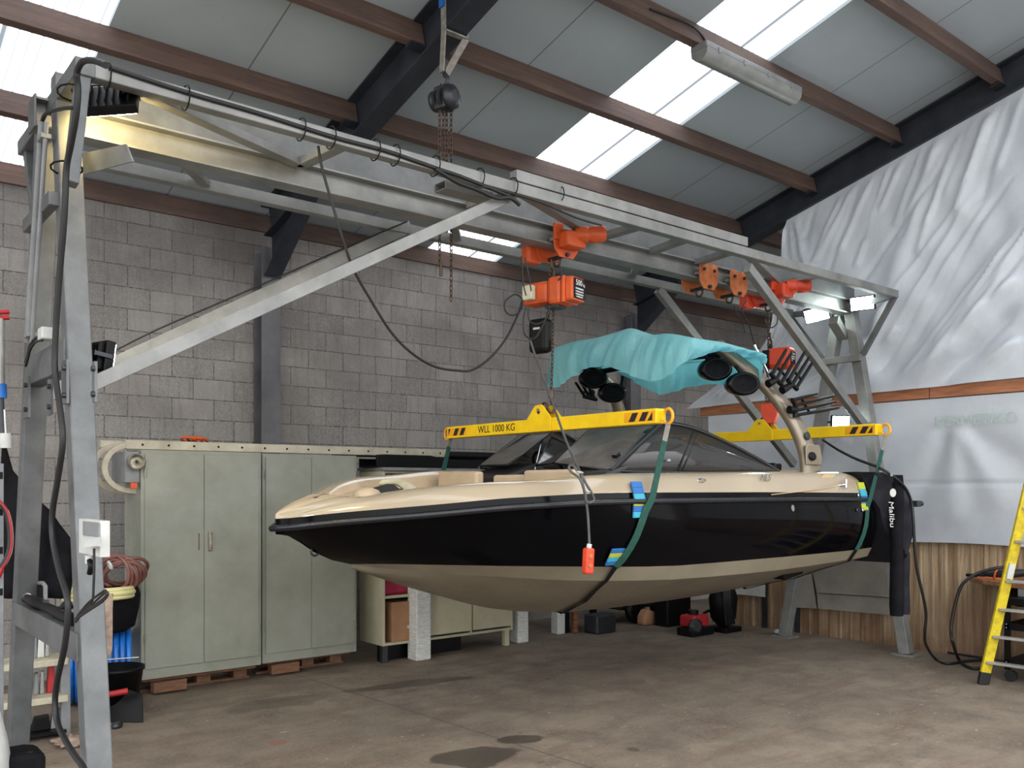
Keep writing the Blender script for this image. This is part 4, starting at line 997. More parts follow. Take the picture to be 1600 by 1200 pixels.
MB().tube([V(5.26, 4.45, 2.76), V(5.26, VC, 2.79), mir(V(5.26, 4.45, 2.76))], .022, 8).build('canopy_bow', M['black'], boat)
# foot plate, pivot cap, emblem on the near arm
b = MB(); b.prism([(-.11,-.075),(.11,-.075),(.125,-.03),(.095,.075),(.07,.09),(-.09,.09),(-.115,.06)], P(1270,712,v=4.098), (1,0,0), (0,0,1), (0,-.012,0)); b.build('pivot_cover', M['tower'], boat, bev=.006)
badge(1269, 713, 4.083, .052, .72, M['black'], 'pivot_cap', .01)
badge(1262, 681, 4.12, .035, 1.0, M['gunmetal'], 'tower_emblem', .004)
MB().cyl(P(1178,545,v=4.28)+V(0,0,.03), P(1200,582,v=4.22), .010, 8).build('gas_strut', M['chrome'], boat)
# speaker pods
def pod(x, y, v, face, r=.135):
    c = P(x, y, v=v); f = Vector(face).normalized()
    o = MB().lathe([(.03,-.20),(.075,-.175),(.11,-.11),(.13,-.03),(.135,.02),(.128,.045),(.105,.05)], c, f, 24, .70, cap=False).build('speaker_pod', M['podblack'], boat)
    b = MB(); b.lathe([(.105,.048),(.07,.02),(.03,.01),(.0,.022)], c, f, 20, .70, cap=False); b.build('speaker_cone', M['blackmatte'], o)
    b = MB(); b.ring(c+f*.047, f, .108, .005, 24, 6, ey=.70); b.build('speaker_ring', M['podblack'], o)
    return o
fc = (-.50,-.85,-.02)
pod(1117,577,4.46,fc); pod(1160,600,4.30,fc)
pod(926,592,5.86,fc); pod(956,614,5.80,fc)
for a, e in (((1100,556,4.5),(1112,566,4.48)), ((1150,572,4.36),(1158,584,4.32)), ((925,572,5.9),(926,580,5.88)), ((973,588,5.8),(970,612,5.8))):
    MB().cyl(P(a[0],a[1],v=a[2]), P(e[0],e[1],v=e[2]), .016, 8).build('pod_bracket', M['black'], boat)
# board racks: black forks, a root block with long prongs
def rack(root, prongs, v, name='board_rack', par=boat):
    b = MB(); bases = [P(x0, y0, v=v) for (x0, y0, x1, y1, dv) in prongs]; c = P(root[0], root[1], v=v+.02)
    b.tube([bases[0]+(bases[0]-bases[-1])*.12]+bases+[bases[-1]+(bases[-1]-bases[0])*.12], .019, 8)
    q = [P(x0+(x1-x0)*.33, y0+(y1-y0)*.33, v=v) for (x0, y0, x1, y1, dv) in prongs]; b.tube([q[0], q[-1]], .011, 7)
    b.tube([c, (c+bases[len(bases)//2])/2, bases[len(bases)//2]], [.034,.03,.022], 10)
    o = b.build(name, M['black'], par)
    for (x0,y0,x1,y1,dv) in prongs:
        a, e = P(x0, y0, v=v+dv), P(x1, y1, v=v+dv)
        m_ = MB(); m_.tube([a, a+(e-a)*.5, a+(e-a)*.94, e], [.015,.014,.013,.006], 8); m_.build('prong', M['black'], o)
    return o
rack((1200,600), [(1206,586,1229,545,.0),(1213,593,1236,552,.0),(1220,600,1242,562,-.0)], 4.17)
rack((1222,610), [(1232,595,1258,549,.0),(1238,601,1265,557,.0),(1244,607,1270,566,-.0)], 4.13)
rack((1233,640), [(1239,625,1278,615,.0),(1243,633,1303,619,.0),(1245,641,1307,628,.0),(1242,649,1312,637,.0)], 4.12)
rack((925,612), [(914,620,899,597,.0),(922,622,905,593,.0),(930,624,913,593,.0)], 6.12)
# ------------------------------------------------------------------ turquoise cover over the tower top
def lerp(a, b_, t): return a+(b_-a)*t
UFW, UAF = 5.18, 6.08
top_px = [(860,546),(882,538),(905,532),(930,528),(960,520),(985,513),(1008,519),(1022,523),(1040,521),(1060,523),(1082,528)]
hem_px = [(859,607),(878,601),(896,588),(912,578),(932,573),(955,574),(982,585),(1004,593),(1022,596),(1042,587),(1070,566)]
nt_px = [(1082,528),(1105,531),(1130,535),(1152,541),(1170,546),(1186,550),(1196,556)]
nh_px = [(1070,566),(1098,556),(1122,549),(1148,551),(1168,555),(1184,560),(1195,572)]
ah_px = [(1188,600),(1166,609),(1140,604),(1110,600),(1075,606),(1048,613),(1030,617),(1008,606),(985,593),(968,583),(955,578)]
def along(pts_, n):
    return curve_pts(pts_, n)
top3 = along([P(x, y, u=UFW) for x, y in top_px], 6); hem3 = along([P(x, y, u=UFW-.03) for x, y in hem_px], 6)
n3 = len(nt_px)
us = [UFW+(UAF-UFW)*i/(n3-1) for i in range(n3)]
nt3 = along([P(x, y, u=q) for (x, y), q in zip(nt_px, us)], 10); nh3 = along([P(x, y, u=q-.01) for (x, y), q in zip(nh_px, us)], 10)
ah3 = along([P(x, y, u=UAF+.02) for x, y in ah_px], 6)
zB = 2.80
at3 = [V(UAF, p.y, nt3[-1].z+(zB-nt3[-1].z)*min(1, i/30)) for i, p in enumerate(ah3)]; at3[0] = nt3[-1].copy()
ft3 = [at3[-1]+(top3[0]-at3[-1])*(i/30) for i in range(31)]; fh3 = [ah3[-1]+(hem3[0]-ah3[-1])*(i/30)+V(0,.03*math.sin(i*.9),.10*math.sin(math.pi*i/30)) for i in range(31)]
cv = MB()
def fold_rows(T, Hm, outw):
    rows_ = []; N = len(T)
    for i in range(N):
        t = i/(N-1); a, e = T[i], Hm[i]; col_ = []; ed = sstep(0, .06, t)*sstep(0, .06, 1-t)
        for j in range(9):
            q = j/8; f = (.020*math.sin(t*38+q*2.2)+.014*math.sin(t*71+1)+.008*math.sin(t*117-q*3))*q**.7*ed
            col_.append(a+(e-a)*q+V(*outw)*(f+.045*math.sin(math.pi*q)*ed))
        rows_.append(col_)
    cv.grid(rows_)
fold_rows(top3, hem3, (-1,0,0)); fold_rows(nt3, nh3, (0,-1,0)); fold_rows(at3, ah3, (1,0,0)); fold_rows(ft3, fh3, (0,1,0))
NT = 24
def samp(L, t):
    x = t*(len(L)-1); i = min(int(x), len(L)-2); return L[i]+(L[i+1]-L[i])*(x-i)
def top_pt(a, b_):                                # Coons patch over the four top edges: a far to near, b fore to aft
    c0, c1 = samp(top3, a), samp(at3[::-1], a); d0, d1 = samp(ft3[::-1], b_), samp(nt3, b_)
    p00, p10, p01, p11 = top3[0], top3[-1], at3[-1], at3[0]
    return (c0*(1-b_)+c1*b_)+(d0*(1-a)+d1*a)-(p00*(1-a)*(1-b_)+p10*a*(1-b_)+p01*(1-a)*b_+p11*a*b_)
NA_ = len(top3)-1
cv.grid([[top_pt(i/NA_, j/30) for j in range(31)] for i in range(NA_+1)])
def cloth_mat():
    m, n = nt('turquoise_canvas'); co = coord(n); f = noise(n, co, 60, 3); b_ = noise(n, co, 3, 4); cr = noise(n, coord(n, (3,3,1)), 4, 5, .6, 1)
    col = mixc(n, ramp(n, b_, [(.3, 0.), (.7, 1.)]), rgb(172,226,226), rgb(146,212,216))
    bs = bsdf(n, col, .85, 0, math_(n, 'ADD', f, math_(n, 'MULTIPLY', cr, 3.)), .5, .01)
    t = n.nodes.new('ShaderNodeBsdfTranslucent'); n.links.new(mixc(n, .5, col, rgb(80,215,245)), t.inputs[0])
    mx = n.nodes.new('ShaderNodeMixShader'); mx.inputs[0].default_value = .55
    n.links.new(bs, mx.inputs[1]); n.links.new(t.outputs[0], mx.inputs[2]); out(n, mx.outputs[0]); return m
o = cv.build('canopy_cover', cloth_mat(), smooth=True); tag(o, 'turquoise cloth cover draped over the top of the boat tower', 'boat cover')
# weld seams so that the drape shades as one cloth
bm = bmesh.new(); bm.from_mesh(o.data); bmesh.ops.remove_doubles(bm, verts=bm.verts, dist=.0005); bm.to_mesh(o.data); bm.free()
# ------------------------------------------------------------------ black cover over the stern with a fender sleeve
M['canvas'] = mat('black_canvas', (30,30,36), .7, 0, .3, 6, (44,44,52), bump=.3, spec=.2)
sc_ = thing('stern_cover', 'black canvas cover with a white round logo hanging over the boat stern', 'boat cover', P(1395,800,v=4.2))
def sweep_outline(pts_l, pts_r, v, bulge, n=10, bias=.5):
    rows_ = []
    for (xl, yl), (xr, yr) in zip(pts_l, pts_r):
        a, e = P(xl, yl, v=v), P(xr, yr, v=v); r_ = []
        for j in range(n+1):
            t = j/n; p = a+(e-a)*t; p.y = p.y-bulge*math.sin(math.pi*t)+.012*math.sin(t*19+yl*.11); r_.append(p)
        rows_.append(r_)
    return rows_
L1 = [(1336,737),(1344,741),(1352,750),(1357,762),(1362,778),(1374,795),(1380,812),(1383,828),(1388,838),(1392,846)]
R1 = [(1378,739),(1398,748),(1412,760),(1420,775),(1425,792),(1428,812),(1426,832),(1420,850),(1412,866),(1406,880)]
rows_ = sweep_outline(L1, R1, 4.02, .10); back = [[V(p.x+.04, 4.55+.25*math.sin(math.pi*j/10), p.z-.01) for j, p in enumerate(r)] for r in rows_]
b = MB(); b.grid(rows_); b.grid(back); b.grid([[r[0], q[0]] for r, q in zip(rows_, back)]); b.grid([[r[-1], q[-1]] for r, q in zip(rows_, back)])
b.grid([rows_[0], back[0]]); b.grid([rows_[-1], back[-1]]); b.build('cover', M['canvas'], sc_)
def sleeve(xl, xr, y0, y1, v, m, nm):
    a, e = P(xl, y0, v=v), P(xr, y1, v=v); m0 = P((xl+xr)/2, y0, v=v); m1 = P((xl+xr)/2, y1, v=v); cx_ = (m0.x+m1.x)/2; w_ = (xr-xl)/F*m0.dot(V(SN,CS,0))/2
    b = MB(); prof = []
    N = 14
    rows2 = []
    for i in range(N+1):
        t = i/N; z_ = a.z+(e.z-a.z)*t; k_ = 1+.05*math.sin(t*9)+.06*sstep(.85, 1, t); rr = w_*k_*(.9 if i in (0, N) else 1)
        rows2.append([V(cx_+rr*math.cos(6.28318*j/16), v+rr*math.sin(6.28318*j/16), z_) for j in range(17)])
    b.grid(rows2); b.add(rows2[0][:16], [tuple(range(16))]); b.add(rows2[-1][:16], [tuple(range(16))]); return b.build(nm, m, sc_)
sleeve(1391, 1411, 742, 960, 3.92, M['blackmatte'], 'fender_sleeve')
sleeve(1405, 1421, 862, 958, 4.10, M['canvas'], 'fender_sleeve')
fx = P(1394,772,v=3.82)
MB().lathe([(.036,0),(.036,.003)], P(1395,770,v=3.80), (-.25,-1,0), 20).build('logo_disc', M['white'], sc_)
text_mb('Malibu', P(1393,803,v=3.79), (.12,0,-1), (1,-.2,.12), .085, .001, shear=.2).build('logo_lettering', M['white'], sc_)
text_mb('III', P(1393,742,v=3.84), (1,-.2,-.1), (0,0,1), .04, .001).build('logo_lettering', M['white'], sc_)
# cable over the stern cover and down to the floor
pts = [P(1286,687,v=4.6), P(1310,703,v=4.4), P(1340,718,v=4.15), P(1372,730,v=3.95), P(1395,744,v=3.86), P(1414,762,v=3.86), P(1424,785,v=3.86), P(1427,812,v=3.84), P(1429,850,v=3.84), P(1433,890,v=3.84), P(1442,930,v=3.84), P(1447,960,v=3.86), P(1445,990,v=3.9)]
pts += [P(1447,1008,v=4.0), V(*P(1462,1030,z=.02)), V(*P(1480,1037,z=.015)), V(*P(1510,1033,z=.015)), V(*P(1545,1031,z=.015)), V(*P(1590,1036,z=.015))]
o = MB().tube(curve_pts(pts, 6), .013, 8).build('power_cable', M['rubber'], origin=pts[-1]); tag(o, 'thick dark cable running over the black stern cover and down to the floor', 'cable')
c = P(1432,787,v=3.86); o = MB().obox(c, V(.035,0,0), V(0,.03,0), V(0,0,.028)).cyl(c, c+V(.06,-.02,0), .022, 10).build('cable_plug', M['gunmetal'], bev=.006); tag(o, 'dark plug on the cable beside the stern cover', 'plug')
# ------------------------------------------------------------------ lifting slings and the pads under them
def ribbon(mb, pts, w, nrm_c, th=.004):
    """flat webbing along pts, broad face turned outward from nrm_c"""
    rows_ = [[], []]; m_ = len(pts); R0, R1 = [], []
    for i, p in enumerate(pts):
        t = (pts[min(i+1, m_-1)]-pts[max(0, i-1)]).normalized(); outw = (p-V(p.x, nrm_c.y, nrm_c.z)).normalized(); sd = t.cross(outw).normalized()
        ww = w[i] if isinstance(w, list) else w
        R0.append([p+sd*(ww/2)+outw*th, p-sd*(ww/2)+outw*th]); R1.append([p+sd*(ww/2), p-sd*(ww/2)])
    mb.grid(R0); mb.grid(R1); mb.grid([[a[0], b_[0]] for a, b_ in zip(R0, R1)]); mb.grid([[a[1], b_[1]] for a, b_ in zip(R0, R1)]); return mb
def girth(ua, ub, uc, s_, off=.012):
    """rub rail (ua) to chine (ub) to keel (uc) round half of the hull"""
    out_ = []
    for i in range(7):
        u = ua+(ub-ua)*i/6; out_.append(hull_pt(u, s_, 'side')[::-1][i]+V(0, s_*off, 0))
    for i in range(1, 6):
        u = ub+(uc-ub)*((i-1)/4); out_.append(hull_pt(u, s_, 'bottom')[::-1][i]+V(0, 0, -off))
    return out_
def sling(u_top, ua, ub, uc, zc, lab, grp='green lifting slings under the boat'):
    t = thing('lifting_sling', lab, 'sling', (ua, VC, .7), grp)
    hc = V(0, VC, 1.4)
    for s_ in (-1, 1):
        ring = V(u_top, VC+s_*1.245, zc-.045); gp = girth(ua, ub, uc, s_)
        rr = V(ua+.01, VC+s_*(cub(kw, ua)+.036), cub(kzr, ua)+.02)
        pts_ = [ring, ring+(rr-ring)*(.25 if s_ < 0 else .15), ring+(rr-ring)*.7, rr]
        b = MB(); ribbon(b, pts_[:2], .04, hc); b.build('eye', M['grey_sling'], t)
        b = MB(); ribbon(b, pts_[1:]+gp[1:7], [.045,.05,.055,.06,.06,.06,.06,.06,.06], hc); b.build('webbing', M['green_sling'], t)
        b = MB(); ribbon(b, gp[6:], .045, hc); b.build('belly_strap', M['blackmatte'], t)
    return t
sling(hu1, 4.37, 4.22, 4.72, ZS1, 'green lifting sling under the bow half of the boat, from the front yellow beam')
sling(hu2, 7.20, 7.08, 7.08, ZS2, 'green lifting sling near the boat stern, from the rear yellow beam')
def pad(u, z0, z1, w, cols, lab, s_=-1):
    n_ = len(cols); vmid = VC+s_*(cub(kw, u)+.02)
    t = thing('edge_pad', lab, 'protective pad', (u, vmid, z0), 'striped foam pads under the slings')
    for i, c_ in enumerate(cols):
        za, zb_ = z1+(z0-z1)*i/n_, z1+(z0-z1)*(i+1)/n_
        def wv(z):
            zr, zd, zb, w_, wb_ = cub(kzr, u), cub(kzd, u), cub(kzb, u), cub(kw, u), cub(kwb, u)
            if z > zr: return w_+.02-.06*clamp((z-zr)/.2)
            k_ = clamp((z-zb)/(zr-zb)); return wb_+(w_-wb_)*k_**.85+.035*math.sin(k_*math.pi)+.004
        a, e = V(u, VC+s_*wv(za), za), V(u, VC+s_*wv(zb_), zb_)
        MB().bar(a, e, w, .014, up=(0,s_,0)).build('foam_stripe', M[c_], t, bev=.003)
    return t
pad(4.295, 1.50, 1.735, .10, ['bluefoam','bluefoam','cyan','lime','bluefoam','cyan'], 'blue and lime foam pad beneath the front sling at the tan gunwale')
pad(4.20, 1.19, 1.30, .15, ['bluefoam','lime','cyan','bluefoam'], 'blue and lime foam pad beneath the front sling near the chine of the hull')
pad(7.14, 1.50, 1.74, .10, ['lime','cyan','bluefoam','lime'], 'lime and blue foam pad beneath the rear sling at the stern corner')
# ------------------------------------------------------------------ hoist pendant
pd = thing('pendant_control', 'orange hoist control pendant hanging on a dark cable against the black hull', 'pendant control', P(920,876,v=3.80))
pts = [P(828,530,v=4.98), P(838,560,v=4.9), P(860,620,v=4.6), P(885,690,v=4.2), P(905,735,v=3.85), P(913,768,v=3.80), P(918,800,v=3.80), P(920,830,v=3.80), P(921,853,v=3.80)]
MB().tube(curve_pts(pts, 6), .008, 7).build('cable', M['greycable'], pd)
pts = [P(903,738,v=3.82), P(896,728,v=3.86), P(889,729,v=3.88), P(893,738,v=3.86), P(906,748,v=3.80), P(914,770,v=3.79), P(917,785,v=3.79), P(928,782,v=3.79), P(924,770,v=3.79), P(917,758,v=3.79), P(908,740,v=3.82)]
MB().tube(curve_pts(pts, 5), .008, 7).build('cable_bundle', M['greycable'], pd)
for x, y in ((906,738),(917,768)): MB().ring(P(x, y, v=3.80), (.2,0,1), .019, .004, 12, 5).build('cable_tie', M['white'], pd)
a, e = P(920,856,v=3.80), P(918,897,v=3.80)
MB().bar(a, e, .062, .05, up=(0,1,0)).build('handset', M['pend'] if 'pend' in M else M['redorange'], pd, bev=.012)
MB().cyl(P(921,850,v=3.80), P(920,858,v=3.80), .016, 10).build('strain_relief', M['white'], pd)
for t_ in (.3, .65): c = a+(e-a)*t_; MB().cyl(c+V(-.006,-.022,0), c+V(-.01,-.032,0), .014, 10).build('button', M['rustorange'], pd)
# ================================================================== storage along the block wall
def cabinet(u0, u1, v, zb, zt, dep, label, slit=False):
    t = thing('steel_cabinet', label, 'cabinet', ((u0+u1)/2, v+dep/2, zb), 'sage green steel cabinets')
    MB().box(u0, u1, v, v+dep, zb, zt).build('body', M['sage'], t, bev=.004)
    um = (u0+u1)/2; fw = .028
    for a, c, s_ in ((u0+fw, um-.002, 1), (um+.002, u1-fw, -1)):
        d = MB().box(a, c, v-.014, v-.001, zb+.085, zt-.03).build('door', M['sage'], t, bev=.003)
        hx_ = um-s_*.045 if s_ > 0 else um+.045
        if not slit:
            if s_ < 0: MB().box(hx_-.013, hx_+.013, v-.045, v-.012, zb+1.02, zb+1.18).build('handle', M['steelworn'], d, bev=.008)
            else: MB().box(hx_-.006, hx_+.006, v-.018, v-.012, zb+1.03, zb+1.17).build('handle_plate', M['rustplate'], d, bev=.003)
        for zz in (zb+.3, zt-.22): MB().cyl((a+.0 if s_ > 0 else c, v-.018, zz), (a if s_ > 0 else c, v-.018, zz+.07), .008, 8).build('hinge', M['sage'], d)
    b = MB(); b.box(u0+.08, u0+.09, v-.004, v-.001, zb+.03, zb+.04); return t
M['steelworn'] = mat('worn_steel', (170,168,152), .45, .4, .3, 20, (110,90,70))
M['rustplate'] = mat('rusty_plate', (120,108,88), .6, .3, .3, 30, (92,66,46))
cabinet(2.205, 3.218, 7.42, .145, 2.0, .45, 'sage green two-door steel cabinet nearest the gantry leg, hoses at its left side')
cabinet(3.262, 4.205, 7.50, .135, 1.997, .45, 'sage green two-door steel cabinet behind the boat bow, right of the other green cabinet', True)
def pallet(u0, u1, v, label):
    t = thing('wooden_pallet', label, 'pallet', ((u0+u1)/2, v+.2, 0), 'pallets under the cabinets')
    for a in (v+.06, v+.36): MB().box(u0, u1, a, a+.09, .108, .129).build('top_board', M['pallet'], t, bev=.002)
    for a in (u0+.06, (u0+u1)/2+.0, u1-.15):
        for c in (v+.0 if a < u0+.1 else v+.18, v+.38): MB().box(a, a+(.27 if a < u0+.1 else .12), c, c+.09, 0.02, .108).build('block', M['pallet'], t, bev=.004)
    MB().box(u0, u1, v+.2, v+.29, 0, .02).build('bottom_board', M['pallet'], t); return t
pallet(2.25, 3.2, 7.44, 'wooden pallet under the nearest green cabinet')
pallet(3.3, 4.18, 7.52, 'wooden pallet under the green cabinet behind the boat bow')
# long perforated rails lying on the cabinets: a loading ramp with hooked end
def holed_rail(p, q, h, w, name, label, m, holes):
    t = thing(name, label, 'rail', p)
    MB().bar(p, q, w, h).build('channel', m, t, bev=.004)
    d = (q-p)
    for i in range(holes):
        c = p+d*((i+.6)/holes); c = V(c.x, c.y-w/2-.001, c.z); MB().cyl(c, c-V(0,.002,0), .010, 8).build('hole', M['black'], t)
    return t
a, e = P(196,690,v=7.55), P(728,717,v=7.55); a.z = e.z = 2.035; 
M['rampalu'] = mat('painted_ramp_rail', (188,182,164), .5, .1, .2, 5, (158,150,132))
rl = holed_rail(V(a.x, 7.55, 2.045), V(5.27, 7.55, 2.045), .075, .05, 'ramp_rail', 'long perforated grey rail lying along the tops of the green cabinets', M['rampalu'], 15)
b = MB(); b.bar((a.x-.15, 7.72, 2.05), (5.0, 7.72, 2.05), .05, .06); b.build('rear_channel', M['rampalu'], rl, bev=.004)
for dv, x0 in ((0, .09), (.13, .04)):
    c0 = V(a.x-.05+x0, 7.55+dv, 1.855); pts = [c0+V(.18,0,.18)]+[c0+V(.2*math.cos(t), 0, .185*math.sin(t)) for t in [math.pi/2+math.pi*i/14 for i in range(15)]]+[c0+V(.12,0,-.2)]
    R = []
    rows_ = []
    for i, p in enumerate(pts):
        t = (pts[min(i+1, len(pts)-1)]-pts[max(0, i-1)]).normalized(); nn = V(-t.z, 0, t.x); 
        rows_.append([p+nn*.02+V(0,-.015,0), p+nn*.02+V(0,.015,0), p-nn*.02+V(0,.015,0), p-nn*.02+V(0,-.015,0), p+nn*.02+V(0,-.015,0)])
    b = MB(); b.grid(rows_, smooth=False); b.build('hook_end', M['rampalu'], rl)
lm = thing('wall_lamp', 'small grey box with a round chrome reflector on the end of the nearest green cabinet', 'lamp', P(206,722,u=2.2))
p = P(203,755,u=2.10)
MB().box(2.09, 2.203, 7.44, 7.83, 1.735, 1.985).build('box', M['grey'], lm, bev=.006)
MB().lathe([(.012,.03),(.05,.0),(.062,.045),(.066,.05),(.06,.055)], V(2.175, 7.435, 1.90), (-.25,-1,0), 18, cap=False).build('reflector', M['steelworn'], lm)
MB().box(2.13, 2.18, 7.42, 7.46, 1.685, 1.735).build('orange_clip', M['orange'], lm, bev=.004)
b = MB(); c = P(296,684,v=7.65); c.z = 2.09
for dx in (0, .055, .1): b.ring(c+V(dx,.02,.012), (.3,.3,1), .06, .012, 16, 6); 
o = b.build('orange_strap', M['orange']); tag(o, 'coiled orange strap on top of the nearest green cabinet', 'strap')
# dark poles lying behind, seen above the cream unit
b = MB(); b.bar((4.15, 7.86, 2.02), (6.7, 7.86, 2.02), .06, .035); o = b.build('grey_batten', M['gunmetal']); tag(o, 'long dark batten lying behind the rail above the cream unit', 'batten')
o = MB().tube([V(5.32,7.62,2.03), V(6.4,7.62,2.03)], .045, 12).build('black_pole', M['black']); tag(o, 'black pole on top of the cream unit beyond the far sling', 'pole')
# cream unit
cu = thing('cream_unit', 'cream storage unit with open left bay behind the boat bow', 'storage unit', (5.2, 7.6, .16))
u0, u1, v0, v1, zb, zt = 4.446, 6.06, 7.42, 7.86, .165, 1.86
for a, c in ((u0, u0+.025), (u0+.50, u0+.525), (u0+1.05, u0+1.07), (u1-.025, u1)): MB().box(a, c, v0, v1, zb, zt).build('side_panel', M['cream'], cu, bev=.002)
for z in (zb, .62, 1.15, zt-.025): MB().box(u0+.025, u1-.025, v0+.01, v1, z, z+.025).build('shelf', M['cream'], cu)
MB().box(u0, u1, v1, v1+.01, zb, zt).build('back_panel', M['cream'], cu)
for a, c in ((u0+.528, u0+1.047), (u0+1.073, u1-.028)): MB().box(a, c, v0-.018, v0-.001, zb+.05, 1.45).build('door', M['cream'], cu, bev=.003)
MB().box(u0-.02, u1+.02, v0-.04, v1+.02, zt, zt+.03).build('worktop', M['whitegrey'] if 'whitegrey' in M else M['grey'], cu, bev=.004)
for a in (u0+.0, u0+.48, u1-.10): MB().box(a, a+.06, v0+.01, v0+.06, 0, zb).build('foot', M['gunmetal'] if a < u1-.2 else M['cream'], cu)
MB().box(u0+.02, u1-.6, v0+.12, v0+.14, 0, zb).build('plinth', M['black'], cu)
b = MB(); b.prism([(0,0),(.50,0),(.5,.10),(.42,.17),(.06,.18),(0,.13)], (u0+.025, v0+.05, .646), (1,0,0), (0,0,1), (0,.28,0)); o = b.build('crimson_bag', M['pink'], bev=.03); tag(o, 'crimson bag on the shelf of the cream unit under the bow', 'bag')
cb = thing('cardboard_box', 'brown cardboard box in the bottom of the cream unit under the bow', 'box', (u0+.30, v0+.2, zb+.027))
MB().box(u0+.11, u0+.49, v0+.015, v0+.36, zb+.027, zb+.41).build('carton', M['card'], cb, bev=.004)
MB().lathe([(.018,0),(.018,.002)], (u0+.30, v0+.014, zb+.16), (0,-1,0), 12).build('round_label', M['white'], cb)
tr = thing('black_tray', 'long black moulded tray on top of the cream unit', 'tray', (5.15, 7.6, zt+.032))
b = MB(); b.prism([(0,0),(1.35,0),(1.35,.09),(.8,.09),(.62,.125),(.1,.125),(0,.12)], (4.40, 7.45, zt+.032), (1,0,0), (0,0,1), (0,.03,0)); b.build('front_wall', M['black'], tr, bev=.005)
MB().box(4.40, 5.75, 7.48, 7.78, zt+.032, zt+.05).build('base', M['black'], tr)
MB().box(4.40, 5.75, 7.78, 7.80, zt+.032, zt+.12).build('back_wall', M['black'], tr)
# white weathered posts
def post(x, y, w, h, label):
    c = P(x, y, z=0); t = thing('painted_post', label, 'post', c, 'white weathered posts')
    MB().box(c.x-w/2, c.x+w/2, c.y-w/2, c.y+w/2, 0, h).build('post', M['whitepaint'], t, bev=.012)
    return t
post(655, 1030, .17, .95, 'white weathered square post standing in front of the cream unit')
post(811, 1003, .15, .62, 'short white weathered post standing right of the cream unit')
post(872, 990, .12, .60, 'narrow white weathered post left of the sage drawer box')
# small sage box on legs past the post
sb_ = thing('drawer_box', 'low sage green box on wooden legs under the boat', 'box', P(908,990,v=7.75))
a, e = P(884,978,v=7.6), P(934,973,v=7.6); MB().box(a.x, e.x, 7.6, 8.0, .245, .62).build('body', M['sage'], sb_, bev=.005)
for x, m_ in ((a.x+.02, 'black'), (a.x+.15, 'wood'), (e.x-.06, 'black')): MB().box(x, x+.06, 7.62, 7.68, 0, .245).build('leg', M[m_], sb_)
# dark machinery at the foot of the wall
def rnd(a, b_): return a+(b_-a)*random.random()
mc = thing('wheeled_engine', 'dark wheeled machine standing on the floor under the far side of the boat', 'machine', P(1000,990,v=7.9))
a = P(960,992,v=7.7); e = P(1048,988,v=7.7)
MB().box(a.x+.1, e.x, 7.7, 8.15, .16, .55).build('body', M['navy'] if 'navy' in M else M['gunmetal'], mc, bev=.05)
for x, v_ in ((992,7.62),(1030,7.72)): c = P(x, 980, v=v_); c.z = .165; MB().ring(c, (0,1,0), .11, .05, 18, 8).cyl(c-V(0,.03,0), c+V(0,.03,0), .06, 12).build('wheel', M['black'], mc)
b = MB(); b.cyl((a.x+.2, 7.75, .58), (a.x+.75, 7.75, .62), .07, 14); b.cyl((a.x+.5, 7.7, .6), (a.x+.5, 7.7, .75), .03, 10); b.build('cylinder_block', M['gunmetal'], mc)
b = MB(); b.tube(curve_pts([V(a.x+.1,7.68,.3), V(a.x-.05,7.6,.55), V(a.x-.02,7.66,.82)], 5), .014, 8); b.build('handle', M['black'], mc)
p = P(1003,978,v=7.56); o = MB().prism([(-.13,0),(.12,0),(.10,.15),(-.05,.2),(-.12,.12)], V(p.x, 7.40, 0), (1,0,0), (0,0,1), (0,.14,0)).build('brown_sack', M['card'], bev=.03); tag(o, 'small brown sack on the floor beside the dark wheeled machine', 'sack')
rm = thing('red_machine', 'small red engine on the floor near the corner, under the boat stern', 'machine', P(1085,990,z=0)); c = P(1085,992,z=0)
MB().obox(c+V(0,0,.17), V(.14,0,0), V(0,.11,0), V(0,0,.07)).build('casing', M['red'], rm, bev=.03)
MB().lathe([(.0,-.02),(.085,-.015),(.09,.02),(.05,.05)], c+V(-.11,-.1,.12), (-.3,-1,0), 16).build('recoil_starter', M['gunmetal'], rm)
MB().obox(c+V(.02,0,.05), V(.19,0,0), V(0,.12,0), V(0,0,.045)).build('base_frame', M['black'], rm, bev=.01)
MB().cyl(c+V(-.02,0,.24), c+V(-.02,0,.29), .06, 12).build('fuel_cap', M['black'], rm)
MB().tube(curve_pts([c+V(.1,0,.2), c+V(.3,.02,.25), c+V(.42,.05,.12)], 4), .018, 8).build('exhaust', M['black'], rm)
ol = thing('outboard_leg', 'black upright machine with hoses standing in the corner beside the ribbed cladding', 'machine', P(1133,988,z=0)); c = P(1130,986,z=0)
MB().box(c.x-.14, c.x+.16, c.y-.15, c.y+.15, 0, .06).build('base', M['black'], ol, bev=.01)
b = MB(); b.lathe([(.06,.06),(.15,.16),(.17,.4),(.13,.52),(.07,.58)], c, (0,0,1), 16); b.build('body', M['black'], ol)
b = MB(); b.bar(c+V(-.05,0,.5), c+V(.06,.02,1.15), .09, .12, up=(0,1,0)); b.build('mast', M['black'], ol, bev=.02)
for i in range(4): MB().tube(curve_pts([c+V(-.1+.05*i,-.12,.1), c+V(-.22+.03*i,-.18,.45), c+V(-.1+.06*i,-.1,.8), c+V(.05,-.05,1.05)], 5), .016, 7).build('hose', M['rubber'], ol)
c2_ = c+V(-.20,-.1,.72); MB().lathe([(.02,0),(.05,.02),(.05,.10),(.02,.12)], c2_, (.2,-.8,.3), 14).build('lamp_head', M['white'], ol)
